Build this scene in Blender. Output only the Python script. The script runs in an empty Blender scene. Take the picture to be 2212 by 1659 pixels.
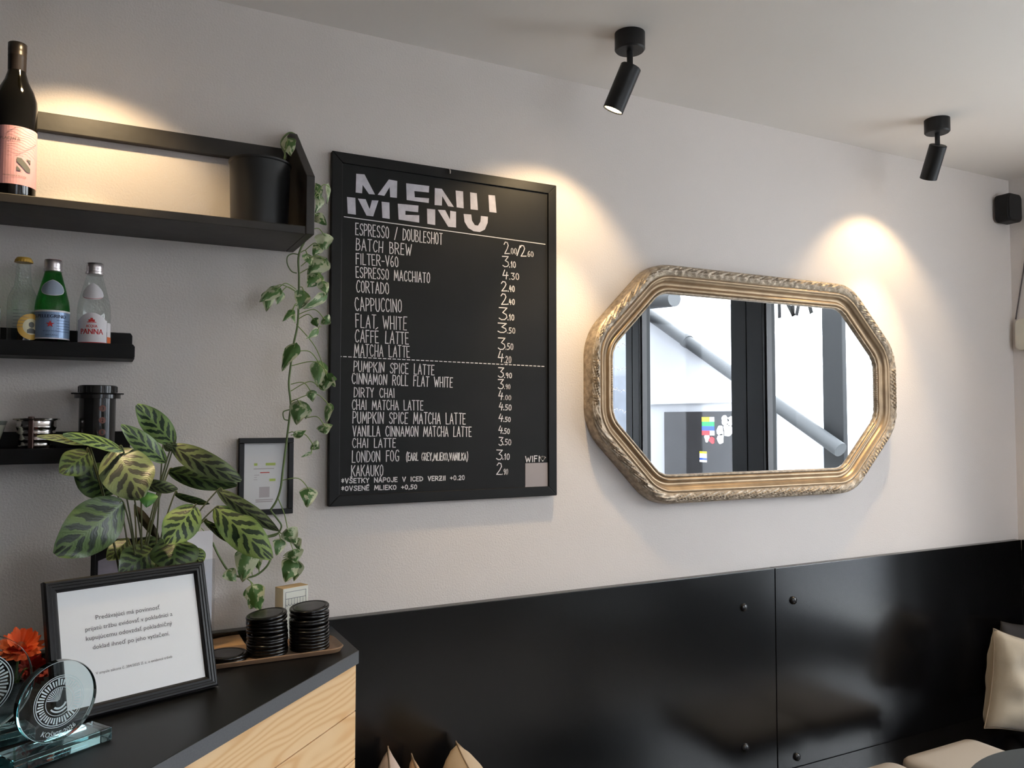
import bpy, bmesh, math, random
from mathutils import Vector, Matrix
random.seed(7)
PI = math.pi
S = bpy.context.scene
COL = S.collection

# ------------------------------------------------------------------ camera
FPX, YAW, PITCH, ROLL = 1728.0, math.radians(27.3976), math.radians(2.5139), math.radians(0.0276)
CAM = Vector((0.0, -2.0, 1.55))
_cy, _sy, _cp, _sp = math.cos(YAW), math.sin(YAW), math.cos(PITCH), math.sin(PITCH)
FW = Vector((_sy*_cp, _cy*_cp, _sp)); RT = Vector((_cy, -_sy, 0)); UP = RT.cross(FW)
RT, UP = (math.cos(ROLL)*RT + math.sin(ROLL)*UP), (-math.sin(ROLL)*RT + math.cos(ROLL)*UP)
cd = bpy.data.cameras.new('camera'); cam = bpy.data.objects.new('camera', cd); COL.objects.link(cam)
cd.sensor_fit = 'HORIZONTAL'; cd.sensor_width = 36.0; cd.lens = 36.0*FPX/2212.0
cd.clip_start = 0.02; cd.clip_end = 200
cam.matrix_world = Matrix(((RT.x, UP.x, -FW.x, CAM.x), (RT.y, UP.y, -FW.y, CAM.y), (RT.z, UP.z, -FW.z, CAM.z), (0, 0, 0, 1)))
S.camera = cam

# ------------------------------------------------------------------ world, exposure
S.view_settings.view_transform = 'Standard'; S.view_settings.look = 'None'
S.view_settings.gamma = 1.0; S.view_settings.use_curve_mapping = False
S.view_settings.exposure = 1.05
W = bpy.data.worlds.new('overcast_sky'); S.world = W; W.use_nodes = True
bg = W.node_tree.nodes['Background']; bg.inputs['Color'].default_value = (0.90, 0.94, 1.0, 1); bg.inputs['Strength'].default_value = 7.0
c = S.cycles
c.max_bounces = 12; c.diffuse_bounces = 6; c.glossy_bounces = 5; c.transmission_bounces = 10; c.transparent_max_bounces = 24
c.sample_clamp_indirect = 6.0; c.caustics_reflective = False; c.caustics_refractive = False; c.use_denoising = True

# ------------------------------------------------------------------ measuring: where a line of sight meets a real plane
def ray(px, py):
    return RT*((px-1106.0)/FPX) - UP*((py-829.5)/FPX) + FW
def at(px, py, y):
    d = ray(px, py); return CAM + d*((y-CAM.y)/d.y)
def atz(px, py, z):
    d = ray(px, py); return CAM + d*((z-CAM.z)/d.z)
def hit(px, py, p0, n):
    d = ray(px, py); return CAM + d*((p0-CAM).dot(n)/d.dot(n))
def mir(px, py, x, ym=-0.016):                       # seen in the mirror glass: a point on the plane x
    d = ray(px, py); w = CAM + d*((ym-CAM.y)/d.y); e = Vector((d.x, -d.y, d.z)); return w + e*((x-w.x)/e.x)

# ------------------------------------------------------------------ materials
def mat(name, col, rough=0.5, metal=0.0, bump=None, var=None, spec=0.5, emit=None, coat=0.0, sheen=0.0):
    m = bpy.data.materials.new(name); m.use_nodes = True
    nt = m.node_tree; b = nt.nodes['Principled BSDF']
    b.inputs['Base Color'].default_value = (*col, 1); b.inputs['Roughness'].default_value = rough
    b.inputs['Metallic'].default_value = metal; b.inputs['Specular IOR Level'].default_value = spec
    b.inputs['Coat Weight'].default_value = coat; b.inputs['Sheen Weight'].default_value = sheen
    if emit:
        b.inputs['Emission Color'].default_value = (*emit[0], 1); b.inputs['Emission Strength'].default_value = emit[1]
    tc = nt.nodes.new('ShaderNodeTexCoord')
    if var:                                           # (scale, amount): gentle colour variation
        n = nt.nodes.new('ShaderNodeTexNoise'); n.inputs['Scale'].default_value = var[0]; n.inputs['Detail'].default_value = 5
        nt.links.new(tc.outputs['Object'], n.inputs['Vector'])
        r = nt.nodes.new('ShaderNodeValToRGB')
        r.color_ramp.elements[0].position = 0.3; r.color_ramp.elements[1].position = 0.7
        r.color_ramp.elements[0].color = (*[x*(1-var[1]) for x in col], 1); r.color_ramp.elements[1].color = (*[min(1, x*(1+var[1])) for x in col], 1)
        nt.links.new(n.outputs['Fac'], r.inputs['Fac']); nt.links.new(r.outputs['Color'], b.inputs['Base Color'])
    if bump:                                          # (scale, strength, distance)
        n = nt.nodes.new('ShaderNodeTexNoise'); n.inputs['Scale'].default_value = bump[0]; n.inputs['Detail'].default_value = 3
        nt.links.new(tc.outputs['Object'], n.inputs['Vector'])
        u = nt.nodes.new('ShaderNodeBump'); u.inputs['Strength'].default_value = bump[1]; u.inputs['Distance'].default_value = bump[2]
        nt.links.new(n.outputs['Fac'], u.inputs['Height']); nt.links.new(u.outputs['Normal'], b.inputs['Normal'])
    return m

def thin_glass(name, tint, refl=0.04):
    m = bpy.data.materials.new(name); m.use_nodes = True; nt = m.node_tree
    for n in list(nt.nodes): nt.nodes.remove(n)
    o = nt.nodes.new('ShaderNodeOutputMaterial'); mx = nt.nodes.new('ShaderNodeMixShader')
    t = nt.nodes.new('ShaderNodeBsdfTransparent'); t.inputs['Color'].default_value = (*tint, 1)
    g = nt.nodes.new('ShaderNodeBsdfGlossy'); g.inputs['Roughness'].default_value = 0.03
    f = nt.nodes.new('ShaderNodeLayerWeight'); f.inputs['Blend'].default_value = 0.5     # reflection grows towards grazing angles
    p5 = nt.nodes.new('ShaderNodeMath'); p5.operation = 'POWER'; p5.inputs[1].default_value = 5.0; nt.links.new(f.outputs['Facing'], p5.inputs[0])
    ma = nt.nodes.new('ShaderNodeMath'); ma.operation = 'MULTIPLY_ADD'; ma.inputs[1].default_value = 0.9; ma.inputs[2].default_value = refl; nt.links.new(p5.outputs[0], ma.inputs[0])
    nt.links.new(ma.outputs[0], mx.inputs['Fac']); nt.links.new(t.outputs['BSDF'], mx.inputs[1]); nt.links.new(g.outputs['BSDF'], mx.inputs[2])
    nt.links.new(mx.outputs['Shader'], o.inputs['Surface'])
    return m

def solid_glass(name, col, density, ior=1.5):
    m = bpy.data.materials.new(name); m.use_nodes = True; nt = m.node_tree
    b = nt.nodes['Principled BSDF']; b.inputs['Transmission Weight'].default_value = 1.0; b.inputs['Roughness'].default_value = 0.0
    b.inputs['IOR'].default_value = ior; b.inputs['Base Color'].default_value = (1, 1, 1, 1)
    v = nt.nodes.new('ShaderNodeVolumeAbsorption'); v.inputs['Color'].default_value = (*col, 1); v.inputs['Density'].default_value = density
    nt.links.new(v.outputs['Volume'], nt.nodes['Material Output'].inputs['Volume'])
    return m

def nodes_of(m):
    return m.node_tree, m.node_tree.nodes['Principled BSDF']

def math_node(nt, op, a, b=None, cc=None):
    n = nt.nodes.new('ShaderNodeMath'); n.operation = op
    for i, v in enumerate((a, b, cc)):
        if v is None: continue
        if isinstance(v, (int, float)): n.inputs[i].default_value = v
        else: nt.links.new(v, n.inputs[i])
    return n.outputs[0]

def pine(name):
    m = mat(name, (0.7, 0.45, 0.22), 0.5); nt, b = nodes_of(m)
    uv = nt.nodes.new('ShaderNodeUVMap'); sx = nt.nodes.new('ShaderNodeSeparateXYZ'); nt.links.new(uv.outputs['UV'], sx.inputs[0])
    u, v = sx.outputs[0], sx.outputs[1]
    cx = nt.nodes.new('ShaderNodeCombineXYZ'); nt.links.new(math_node(nt, 'MULTIPLY', u, 2.2), cx.inputs[0]); nt.links.new(math_node(nt, 'MULTIPLY', v, 9.0), cx.inputs[1])
    n = nt.nodes.new('ShaderNodeTexNoise'); n.inputs['Scale'].default_value = 1.0; n.inputs['Detail'].default_value = 1.5; nt.links.new(cx.outputs[0], n.inputs['Vector'])
    ph = math_node(nt, 'MULTIPLY', n.outputs['Fac'], 70.0)
    s = math_node(nt, 'SINE', math_node(nt, 'ADD', ph, math_node(nt, 'MULTIPLY', v, 330.0)))
    r = nt.nodes.new('ShaderNodeValToRGB'); e = r.color_ramp.elements
    e[0].position = 0.0; e[0].color = (0.90, 0.62, 0.34, 1); e[1].position = 1.0; e[1].color = (0.80, 0.48, 0.22, 1)
    k = e.new(0.55); k.color = (0.87, 0.585, 0.31, 1)
    nt.links.new(math_node(nt, 'MULTIPLY_ADD', s, 0.5, 0.5), r.inputs['Fac']); nt.links.new(r.outputs['Color'], b.inputs['Base Color'])
    return m

def calathea_mat(name, light, dark, edge):
    m = mat(name, light, 0.38); nt, b = nodes_of(m)
    uv = nt.nodes.new('ShaderNodeUVMap'); sx = nt.nodes.new('ShaderNodeSeparateXYZ'); nt.links.new(uv.outputs['UV'], sx.inputs[0])
    a = math_node(nt, 'ABSOLUTE', math_node(nt, 'MULTIPLY_ADD', sx.outputs[0], 2.0, -1.0))        # 0 on the midrib, 1 at the edge
    side = math_node(nt, 'MULTIPLY', math_node(nt, 'GREATER_THAN', sx.outputs[0], 0.5), 0.5)      # left and right bars alternate
    nz = nt.nodes.new('ShaderNodeTexNoise'); nz.inputs['Scale'].default_value = 7.0; nt.links.new(uv.outputs['UV'], nz.inputs['Vector'])
    t = math_node(nt, 'ADD', math_node(nt, 'MULTIPLY_ADD', a, -0.26, sx.outputs[1]), math_node(nt, 'MULTIPLY', nz.outputs['Fac'], 0.13))
    ph = math_node(nt, 'ADD', math_node(nt, 'MULTIPLY', t, 2*PI*5.5), math_node(nt, 'MULTIPLY', side, PI))
    s = math_node(nt, 'SINE', ph)
    lens = math_node(nt, 'MULTIPLY', math_node(nt, 'SMOOTH_MIN', math_node(nt, 'MULTIPLY', a, 7.0), 1.0, 0.3), math_node(nt, 'MULTIPLY_ADD', a, -1.15, 1.35))
    k = math_node(nt, 'MULTIPLY', math_node(nt, 'MULTIPLY_ADD', s, 0.5, 0.52), lens)
    r = nt.nodes.new('ShaderNodeValToRGB'); e = r.color_ramp.elements
    e[0].position = 0.30; e[0].color = (*light, 1); e[1].position = 0.48; e[1].color = (*dark, 1)
    nt.links.new(k, r.inputs['Fac'])
    mx = nt.nodes.new('ShaderNodeMix'); mx.data_type = 'RGBA'
    nt.links.new(math_node(nt, 'SMOOTH_MAX', math_node(nt, 'MULTIPLY_ADD', a, 5.0, -4.2), 0.0, 0.1), mx.inputs['Factor'])
    nt.links.new(r.outputs['Color'], mx.inputs['A']); mx.inputs['B'].default_value = (*edge, 1)
    nt.links.new(mx.outputs['Result'], b.inputs['Base Color'])
    u = nt.nodes.new('ShaderNodeBump'); u.inputs['Strength'].default_value = 0.10; u.inputs['Distance'].default_value = 0.001
    nt.links.new(math_node(nt, 'SINE', math_node(nt, 'MULTIPLY', t, 2*PI*22)), u.inputs['Height']); nt.links.new(u.outputs['Normal'], b.inputs['Normal'])
    return m

def pothos_mat(name, green, cream, lo):
    m = mat(name, green, 0.4); nt, b = nodes_of(m)
    uv = nt.nodes.new('ShaderNodeUVMap')
    oi = nt.nodes.new('ShaderNodeObjectInfo')
    mp = nt.nodes.new('ShaderNodeVectorMath'); mp.operation = 'ADD'; nt.links.new(uv.outputs['UV'], mp.inputs[0]); nt.links.new(oi.outputs['Location'], mp.inputs[1])
    nz = nt.nodes.new('ShaderNodeTexNoise'); nz.inputs['Scale'].default_value = 2.6; nz.inputs['Detail'].default_value = 3; nt.links.new(mp.outputs[0], nz.inputs['Vector'])
    sx = nt.nodes.new('ShaderNodeSeparateXYZ'); nt.links.new(uv.outputs['UV'], sx.inputs[0])
    a = math_node(nt, 'ABSOLUTE', math_node(nt, 'MULTIPLY_ADD', sx.outputs[0], 2.0, -1.0))
    k = math_node(nt, 'MULTIPLY_ADD', a, 0.10, nz.outputs['Fac'])
    r = nt.nodes.new('ShaderNodeValToRGB'); e = r.color_ramp.elements
    e[0].position = lo; e[0].color = (*green, 1); e[1].position = lo+0.05; e[1].color = (*cream, 1)
    nt.links.new(k, r.inputs['Fac']); nt.links.new(r.outputs['Color'], b.inputs['Base Color'])
    return m

M = dict(
    plaster=mat('plaster', (0.75, 0.692, 0.655), 0.85, bump=(210, 0.35, 0.0025), var=(0.8, 0.02), spec=0.2),
    ceiling=mat('ceiling_paint', (0.87, 0.83, 0.79), 0.9, bump=(90, 0.1, 0.002), spec=0.1),
    floorwood=mat('pale_floor_boards', (0.09, 0.07, 0.055), 0.5, var=(3, 0.2)),
    panel=mat('black_panel', (0.004, 0.004, 0.0045), 0.22, bump=(500, 0.05, 0.0005), spec=0.7),
    blockerdark=mat('blocker_dark', (0.11, 0.09, 0.08), 0.9, var=(6, 0.2)),  # dark surface of the added yard blocker
    charcoalwall=mat('charcoal_wall', (0.07, 0.068, 0.066), 0.8),
    screw=mat('black_screw', (0.015, 0.015, 0.016), 0.25),
    blackpaint=mat('black_paint', (0.007, 0.0068, 0.0065), 0.45, bump=(60, 0.15, 0.001), spec=0.25),
    blackwood=mat('stained_black_wood', (0.026, 0.022, 0.018), 0.5, var=(14, 0.35), bump=(40, 0.25, 0.0015)),
    ledge=mat('black_ledge', (0.004, 0.004, 0.004), 0.5, bump=(120, 0.1, 0.0008), spec=0.25),
    board=mat('chalkboard', (0.008, 0.008, 0.0078), 0.5, var=(5, 0.3), bump=(900, 0.12, 0.0005), spec=0.22),
    chalk=mat('chalk_marker', (0.80, 0.77, 0.76), 0.8),
    chalkgrey=mat('chalk_marker_grey', (0.62, 0.59, 0.64), 0.8, var=(60, 0.12)),
    sticker=mat('sticker_paper', (0.36, 0.32, 0.32), 0.7),
    gold=mat('champagne_gilding', (0.40, 0.29, 0.185), 0.38, 0.8, bump=(350, 0.12, 0.001), var=(20, 0.18)),
    silver_gold=mat('silvered_gilding', (0.42, 0.34, 0.255), 0.45, 0.6, bump=(260, 0.5, 0.002), var=(70, 0.35)),
    mirror=mat('mirror_glass', (0.93, 0.94, 0.95), 0.0, 1.0),
    counter=mat('dark_laminate', (0.008, 0.008, 0.0085), 0.40, bump=(700, 0.05, 0.0005), spec=0.2),
    counteredge=mat('grey_edge_band', (0.115, 0.118, 0.124), 0.5, var=(400, 0.1)),
    pine=pine('pine_boards'),
    carcass=mat('carcass', (0.05, 0.045, 0.04), 0.7),
    lid=mat('black_plastic', (0.004, 0.004, 0.004), 0.24),
    tray=mat('brown_tray', (0.24, 0.145, 0.085), 0.45, var=(9, 0.25)),
    kraft=mat('kraft_paper', (0.42, 0.25, 0.12), 0.8, bump=(30, 0.3, 0.003)),
    boxcream=mat('cream_card', (0.80, 0.74, 0.60), 0.7), boxtop=mat('tan_card', (0.55, 0.39, 0.20), 0.7),
    boxfront=mat('pale_card', (0.78, 0.77, 0.68), 0.7), boxink=mat('grey_ink', (0.16, 0.17, 0.19), 0.7), ink=mat('print_ink', (0.13, 0.13, 0.14), 0.8),
    frame=mat('black_frame', (0.010, 0.010, 0.011), 0.40, bump=(300, 0.1, 0.0006), spec=0.35),
    paper=mat('white_paper', (0.86, 0.87, 0.88), 0.6), paper2=mat('grey_white_paper', (0.78, 0.77, 0.78), 0.6),
    limeink=mat('lime_ink', (0.50, 0.62, 0.16), 0.8), redink=mat('red_ink', (0.62, 0.10, 0.08), 0.7), pinkink=mat('faded_ink', (0.55, 0.50, 0.52), 0.8),
    cardwhite=mat('white_card', (0.84, 0.82, 0.86), 0.6),
    print_dark=mat('dark_print', (0.02, 0.02, 0.025), 0.4), print_lilac=mat('lilac_print', (0.50, 0.46, 0.55), 0.6, var=(25, 0.2)),
    acrylic=thin_glass('clear_acrylic', (0.96, 0.97, 0.98)),
    glass=thin_glass('window_glass', (0.97, 0.99, 0.98)),
    clearbottle=thin_glass('clear_bottle_glass', (0.90, 0.93, 0.92)),
    greenbottle=thin_glass('green_bottle_glass', (0.16, 0.52, 0.20)),
    wineglass=mat('dark_wine_glass', (0.002, 0.0017, 0.001), 0.06, spec=0.5),
    award=solid_glass('award_glass', (0.28, 0.86, 0.90), 15.0),
    frost=mat('frosted_engraving', (0.62, 0.72, 0.73), 0.7),
    cap=mat('aluminium_cap', (0.72, 0.66, 0.66), 0.3, 0.9), capy=mat('yellow_cap', (0.62, 0.37, 0.06), 0.4), capred=mat('red_cap_print', (0.40, 0.06, 0.05), 0.4),
    foil=mat('dark_foil', (0.016, 0.012, 0.010), 0.32, 0.2), pink=mat('pink_label', (0.60, 0.31, 0.34), 0.6), pinkline=mat('label_lines', (0.50, 0.30, 0.33), 0.6), labelgrey=mat('label_grey', (0.10, 0.10, 0.09), 0.6),
    bluelabel=mat('blue_label', (0.24, 0.34, 0.52), 0.35, 0.3), paleblue=mat('pale_blue_label', (0.36, 0.42, 0.52), 0.4, 0.2), navy=mat('navy_ink', (0.012, 0.02, 0.06), 0.5),
    whitelabel=mat('white_label', (0.80, 0.76, 0.78), 0.5), redlab=mat('red_print', (0.55, 0.03, 0.03), 0.5), orangelab=mat('orange_print', (0.80, 0.16, 0.03), 0.5),
    yellowlab=mat('yellow_label', (0.62, 0.36, 0.06), 0.5), creamlab=mat('cream_label', (0.62, 0.56, 0.36), 0.5), juice=mat('orange_drink', (0.55, 0.27, 0.05), 0.15),
    steel=mat('polished_steel', (0.60, 0.56, 0.54), 0.16, 1.0), darksteel=mat('dark_steel', (0.16, 0.10, 0.09), 0.25, 0.9),
    blackgloss=mat('black_gloss_plastic', (0.012, 0.012, 0.012), 0.14),
    pot=mat('dark_metal_pot', (0.020, 0.021, 0.022), 0.42, 0.2), soil=mat('soil', (0.03, 0.02, 0.014), 0.9, bump=(60, 0.6, 0.01)),
    stem=mat('brown_green_stem', (0.09, 0.10, 0.035), 0.5), vine=mat('vine_stem', (0.13, 0.19, 0.06), 0.5), petiole=mat('leaf_stalk', (0.24, 0.34, 0.10), 0.5),
    cal=calathea_mat('calathea_leaf', (0.20, 0.30, 0.09), (0.014, 0.035, 0.015), (0.10, 0.19, 0.04)),
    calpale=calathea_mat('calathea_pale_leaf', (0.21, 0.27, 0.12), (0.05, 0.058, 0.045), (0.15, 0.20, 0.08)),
    calshade=calathea_mat('calathea_shaded_leaf', (0.085, 0.14, 0.04), (0.013, 0.026, 0.012), (0.05, 0.08, 0.022)),  # calathea leaf with shade put into its colour, for the shaded leaves
    caldry=mat('dry_leaf', (0.05, 0.04, 0.02), 0.6),
    poth=pothos_mat('pothos_leaf', (0.075, 0.17, 0.04), (0.56, 0.58, 0.36), 0.56), pothc=pothos_mat('pothos_cream_leaf', (0.10, 0.20, 0.06), (0.50, 0.54, 0.34), 0.51),
    youngleaf=mat('fresh_leaf', (0.09, 0.24, 0.055), 0.35),
    petal=mat('orange_petal', (0.85, 0.15, 0.035), 0.6, var=(30, 0.2)), petalred=mat('red_petal', (0.52, 0.06, 0.045), 0.6, var=(30, 0.2)), floret=mat('flower_centre', (0.20, 0.05, 0.02), 0.8),
    lampblack=mat('lamp_black', (0.008, 0.008, 0.009), 0.42, spec=0.35), glow=mat('lamp_glow', (1, 0.9, 0.7), 0.5, emit=((1.0, 0.80, 0.52), 6.0)),
    speaker=mat('speaker_black', (0.006, 0.006, 0.007), 0.5, spec=0.3), mesh=mat('speaker_grille', (0.012, 0.012, 0.013), 0.8, bump=(900, 0.6, 0.001)),
    fixture=mat('cream_plastic', (0.68, 0.63, 0.52), 0.5), cable=mat('dark_cable', (0.10, 0.08, 0.08), 0.6),
    beige=mat('beige_linen', (0.36, 0.30, 0.225), 0.9, var=(8, 0.08), bump=(420, 0.35, 0.001), sheen=0.2, spec=0.1), seat=mat('taupe_seat_fabric', (0.40, 0.34, 0.28), 0.9, bump=(500, 0.3, 0.001), spec=0.1),
    pinkpillow=mat('pale_pink_knit', (0.56, 0.45, 0.40), 0.9, bump=(300, 0.3, 0.001), spec=0.1), tanpillow=mat('tan_fabric', (0.47, 0.31, 0.20), 0.9, bump=(300, 0.3, 0.001), spec=0.1), sandpillow=mat('sand_fabric', (0.55, 0.44, 0.32), 0.9, bump=(300, 0.3, 0.001), spec=0.1), darkpillow=mat('dark_grey_fabric', (0.055, 0.05, 0.048), 0.9, bump=(300, 0.3, 0.001), spec=0.1),
    seam=mat('pillow_seam', (0.26, 0.19, 0.13), 0.9), table=mat('dark_table', (0.03, 0.034, 0.034), 0.55),
    anthracite=mat('anthracite_frame', (0.010, 0.011, 0.012), 0.5, spec=0.15), gasket=mat('rubber_gasket', (0.006, 0.006, 0.007), 0.6), lettering=mat('window_lettering', (0.14, 0.15, 0.17), 0.6),
    facade=mat('white_render', (0.46, 0.475, 0.51), 0.85, bump=(25, 0.15, 0.004)), zinc=mat('zinc_pipe', (0.036, 0.039, 0.042), 0.6, 0.0, spec=0.2), darkdoor=mat('charcoal_door', (0.016, 0.016, 0.018), 0.55, var=(6, 0.2)),
    brickdark=mat('dark_tile', (0.06, 0.07, 0.09), 0.5, var=(5, 0.2)), street=mat('paving', (0.60, 0.60, 0.58), 0.9, var=(4, 0.1)),
    syellow=mat('sign_yellow', (0.80, 0.62, 0.02), 0.5), sgreen=mat('sign_green', (0.02, 0.30, 0.10), 0.5), sblue=mat('sign_blue', (0.03, 0.08, 0.45), 0.5), sred=mat('sign_red', (0.62, 0.03, 0.04), 0.5), swhite=mat('sign_white', (0.85, 0.85, 0.88), 0.5),
)

# ------------------------------------------------------------------ object helpers
def props(o, label=None, cat=None, group=None, kind=None):
    if label: o['label'] = label
    if cat: o['category'] = cat
    if group: o['group'] = group
    if kind: o['kind'] = kind
    return o

def thing(name, label, cat, loc, group=None, rotz=0.0):
    o = bpy.data.objects.new(name, None); COL.objects.link(o); o.empty_display_size = 0.05
    o.location = loc; o.rotation_euler = (0, 0, rotz)
    return props(o, label, cat, group)

def origin_of(o):
    v = Vector((0, 0, 0))
    while o is not None:
        v += Vector(o.location); o = o.parent
    return v

class MB:
    """collects shapes in room coordinates; build() links them as one mesh object"""
    def __init__(self): self.v, self.f, self.uv, self.mi = [], [], {}, {}
    def add(self, vs, fs, uvs=None, mi=0):
        n = len(self.v); self.v += [Vector(p) for p in vs]
        for k, f in enumerate(fs):
            i = len(self.f); self.f.append([n+j for j in f])
            if uvs: self.uv[i] = [uvs[j] for j in f]
            if mi: self.mi[i] = mi
        return self
    def box(self, a, b, mi=0):
        x0, y0, z0 = [min(a[i], b[i]) for i in range(3)]; x1, y1, z1 = [max(a[i], b[i]) for i in range(3)]
        return self.add([(x0,y0,z0),(x1,y0,z0),(x1,y1,z0),(x0,y1,z0),(x0,y0,z1),(x1,y0,z1),(x1,y1,z1),(x0,y1,z1)],
                        [(3,2,1,0),(4,5,6,7),(0,1,5,4),(1,2,6,5),(2,3,7,6),(3,0,4,7)], mi=mi)
    def obox(self, p, ax, ay, az, mi=0):              # box from corner p along three edge vectors
        p, ax, ay, az = Vector(p), Vector(ax), Vector(ay), Vector(az)
        return self.add([p, p+ax, p+ax+ay, p+ay, p+az, p+ax+az, p+ax+ay+az, p+ay+az],
                        [(3,2,1,0),(4,5,6,7),(0,1,5,4),(1,2,6,5),(2,3,7,6),(3,0,4,7)], mi=mi)
    def prism(self, poly, off, mi=0):                 # polygon (3-D points) extruded by off
        n = len(poly); off = Vector(off); P = [Vector(p) for p in poly]
        self.add(P + [p+off for p in P], [list(range(n))[::-1], list(range(n, 2*n))] + [(i, (i+1) % n, n+(i+1) % n, n+i) for i in range(n)], mi=mi)
        return self
    def lathe(self, prof, o=(0,0,0), seg=40, axis=None, mi=0, flat_n=None):
        o = Vector(o); A = Vector(axis).normalized() if axis else Vector((0,0,1))
        X = A.orthogonal().normalized() if axis else Vector((1,0,0)); Y = A.cross(X)
        vs, fs = [], []
        for r, h in prof:
            for k in range(seg):
                t = 2*PI*k/seg; vs.append(o + A*h + X*(r*math.cos(t)) + Y*(r*math.sin(t)))
        m = len(prof)
        for i in range(m-1):
            for k in range(seg):
                a, b = i*seg+k, i*seg+(k+1) % seg; fs.append((a, b, b+seg, a+seg))
        if prof[0][0] > 1e-6: fs.append(list(range(seg))[::-1])
        if prof[-1][0] > 1e-6: fs.append(list(range((m-1)*seg, m*seg)))
        return self.add(vs, fs, mi=mi)
    def tube(self, pts, r, seg=8, mi=0):
        pts = [Vector(p) for p in pts]; n = len(pts); vs, fs = [], []; prev = None
        for i, p in enumerate(pts):
            d = (pts[min(i+1, n-1)] - pts[max(i-1, 0)]).normalized()
            X = d.orthogonal().normalized() if prev is None else (prev - d*prev.dot(d)).normalized()
            prev = X; Y = d.cross(X); rr = r[i] if isinstance(r, (list, tuple)) else r
            for k in range(seg):
                t = 2*PI*k/seg; vs.append(p + X*(rr*math.cos(t)) + Y*(rr*math.sin(t)))
        for i in range(n-1):
            for k in range(seg):
                a, b = i*seg+k, i*seg+(k+1) % seg; fs.append((a, b, b+seg, a+seg))
        fs.append(list(range(seg))[::-1]); fs.append(list(range((n-1)*seg, n*seg)))
        return self.add(vs, fs, mi=mi)
    def build(self, name, mats, parent=None, smooth=False, origin=None, bevel=0.0, bevseg=2, auto=None):
        if not isinstance(mats, (list, tuple)): mats = [mats]
        o_ = Vector(origin) if origin is not None else (None if parent is None else origin_of(parent))
        if o_ is None:
            xs = [p.x for p in self.v]; ys = [p.y for p in self.v]; zs = [p.z for p in self.v]
            o_ = Vector(((min(xs)+max(xs))/2, (min(ys)+max(ys))/2, min(zs)))
        me = bpy.data.meshes.new(name); me.from_pydata([tuple(p-o_) for p in self.v], [], self.f); me.validate(clean_customdata=False)
        for m in mats: me.materials.append(m)
        if self.uv:
            ul = me.uv_layers.new(name='UVMap')
            for p in me.polygons:
                if p.index in self.uv:
                    for li, q in zip(p.loop_indices, self.uv[p.index]): ul.data[li].uv = q
        for i, k in self.mi.items(): me.polygons[i].material_index = k
        bm = bmesh.new(); bm.from_mesh(me); bmesh.ops.recalc_face_normals(bm, faces=bm.faces) if not self.uv else None; bm.to_mesh(me); bm.free()
        if smooth:
            for p in me.polygons: p.use_smooth = True
            me.set_sharp_from_angle(angle=math.radians(auto or 40))
        ob = bpy.data.objects.new(name, me); COL.objects.link(ob)
        if parent is not None:
            ob.parent = parent; ob.location = o_ - origin_of(parent)
        else: ob.location = o_
        if bevel:
            b = ob.modifiers.new('bevel', 'BEVEL'); b.width = bevel; b.segments = bevseg; b.limit_method = 'ANGLE'; b.angle_limit = math.radians(40)
        return ob

def spline(pts, n=8):
    P = [Vector(p) for p in pts]; out = []
    for i in range(len(P)-1):
        a, b, c_, d = P[max(i-1, 0)], P[i], P[i+1], P[min(i+2, len(P)-1)]
        for k in range(n):
            t = k/n; out.append(0.5*((2*b) + (c_-a)*t + (2*a-5*b+4*c_-d)*t*t + (3*b-a-3*c_+d)*t**3))
    return out + [P[-1]]

# printed lettering: outlines of the built-in font as flat faces, fitted between two points
_tc = {}
def glyphs(s):
    if s not in _tc:
        cu = bpy.data.curves.new('t', 'FONT'); cu.body = s; cu.resolution_u = 3
        o = bpy.data.objects.new('t', cu); COL.objects.link(o); bpy.context.view_layer.update()
        me = o.to_mesh(); vs = [(v.co.x, v.co.y) for v in me.vertices]; fs = [list(p.vertices) for p in me.polygons]
        o.to_mesh_clear(); bpy.data.objects.remove(o); bpy.data.curves.remove(cu); _tc[s] = (vs, fs)
    return _tc[s]
def text_on(mb, s, a, b, n, height=None, lift=0.0006, mi=0):   # baseline a -> b, n the surface normal
    vs, fs = glyphs(s); a, b, n = Vector(a), Vector(b), Vector(n).normalized()
    x0, x1 = min(v[0] for v in vs), max(v[0] for v in vs)
    ux = (b-a).normalized(); uy = n.cross(ux).normalized(); k = (b-a).length/(x1-x0); ky = k if height is None else height/0.73
    mb.add([a + ux*((x-x0)*k) + uy*(y*ky) + n*lift for x, y in vs], fs, mi=mi)
def text_wrap(mb, s, c0, r, ang, width, z, height=None, lift=0.0004, mi=0, bold=0.0):  # round an upright cylinder
    vs, fs = glyphs(s); x0, x1 = min(v[0] for v in vs), max(v[0] for v in vs); k = width/(x1-x0); ky = k if height is None else height/0.73
    out = []
    for x, y in vs:
        t = ang + ((x-(x0+x1)/2)*k)/r
        out.append((c0[0]+(r+lift)*math.cos(t), c0[1]+(r+lift)*math.sin(t), z+y*ky))
    mb.add(out, fs, mi=mi)
    if bold:
        ca, sa = math.cos(bold/r), math.sin(bold/r)
        mb.add([(c0[0]+(x-c0[0])*ca-(y-c0[1])*sa, c0[1]+(x-c0[0])*sa+(y-c0[1])*ca, q) for x, y, q in out], fs, mi=mi)
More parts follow.
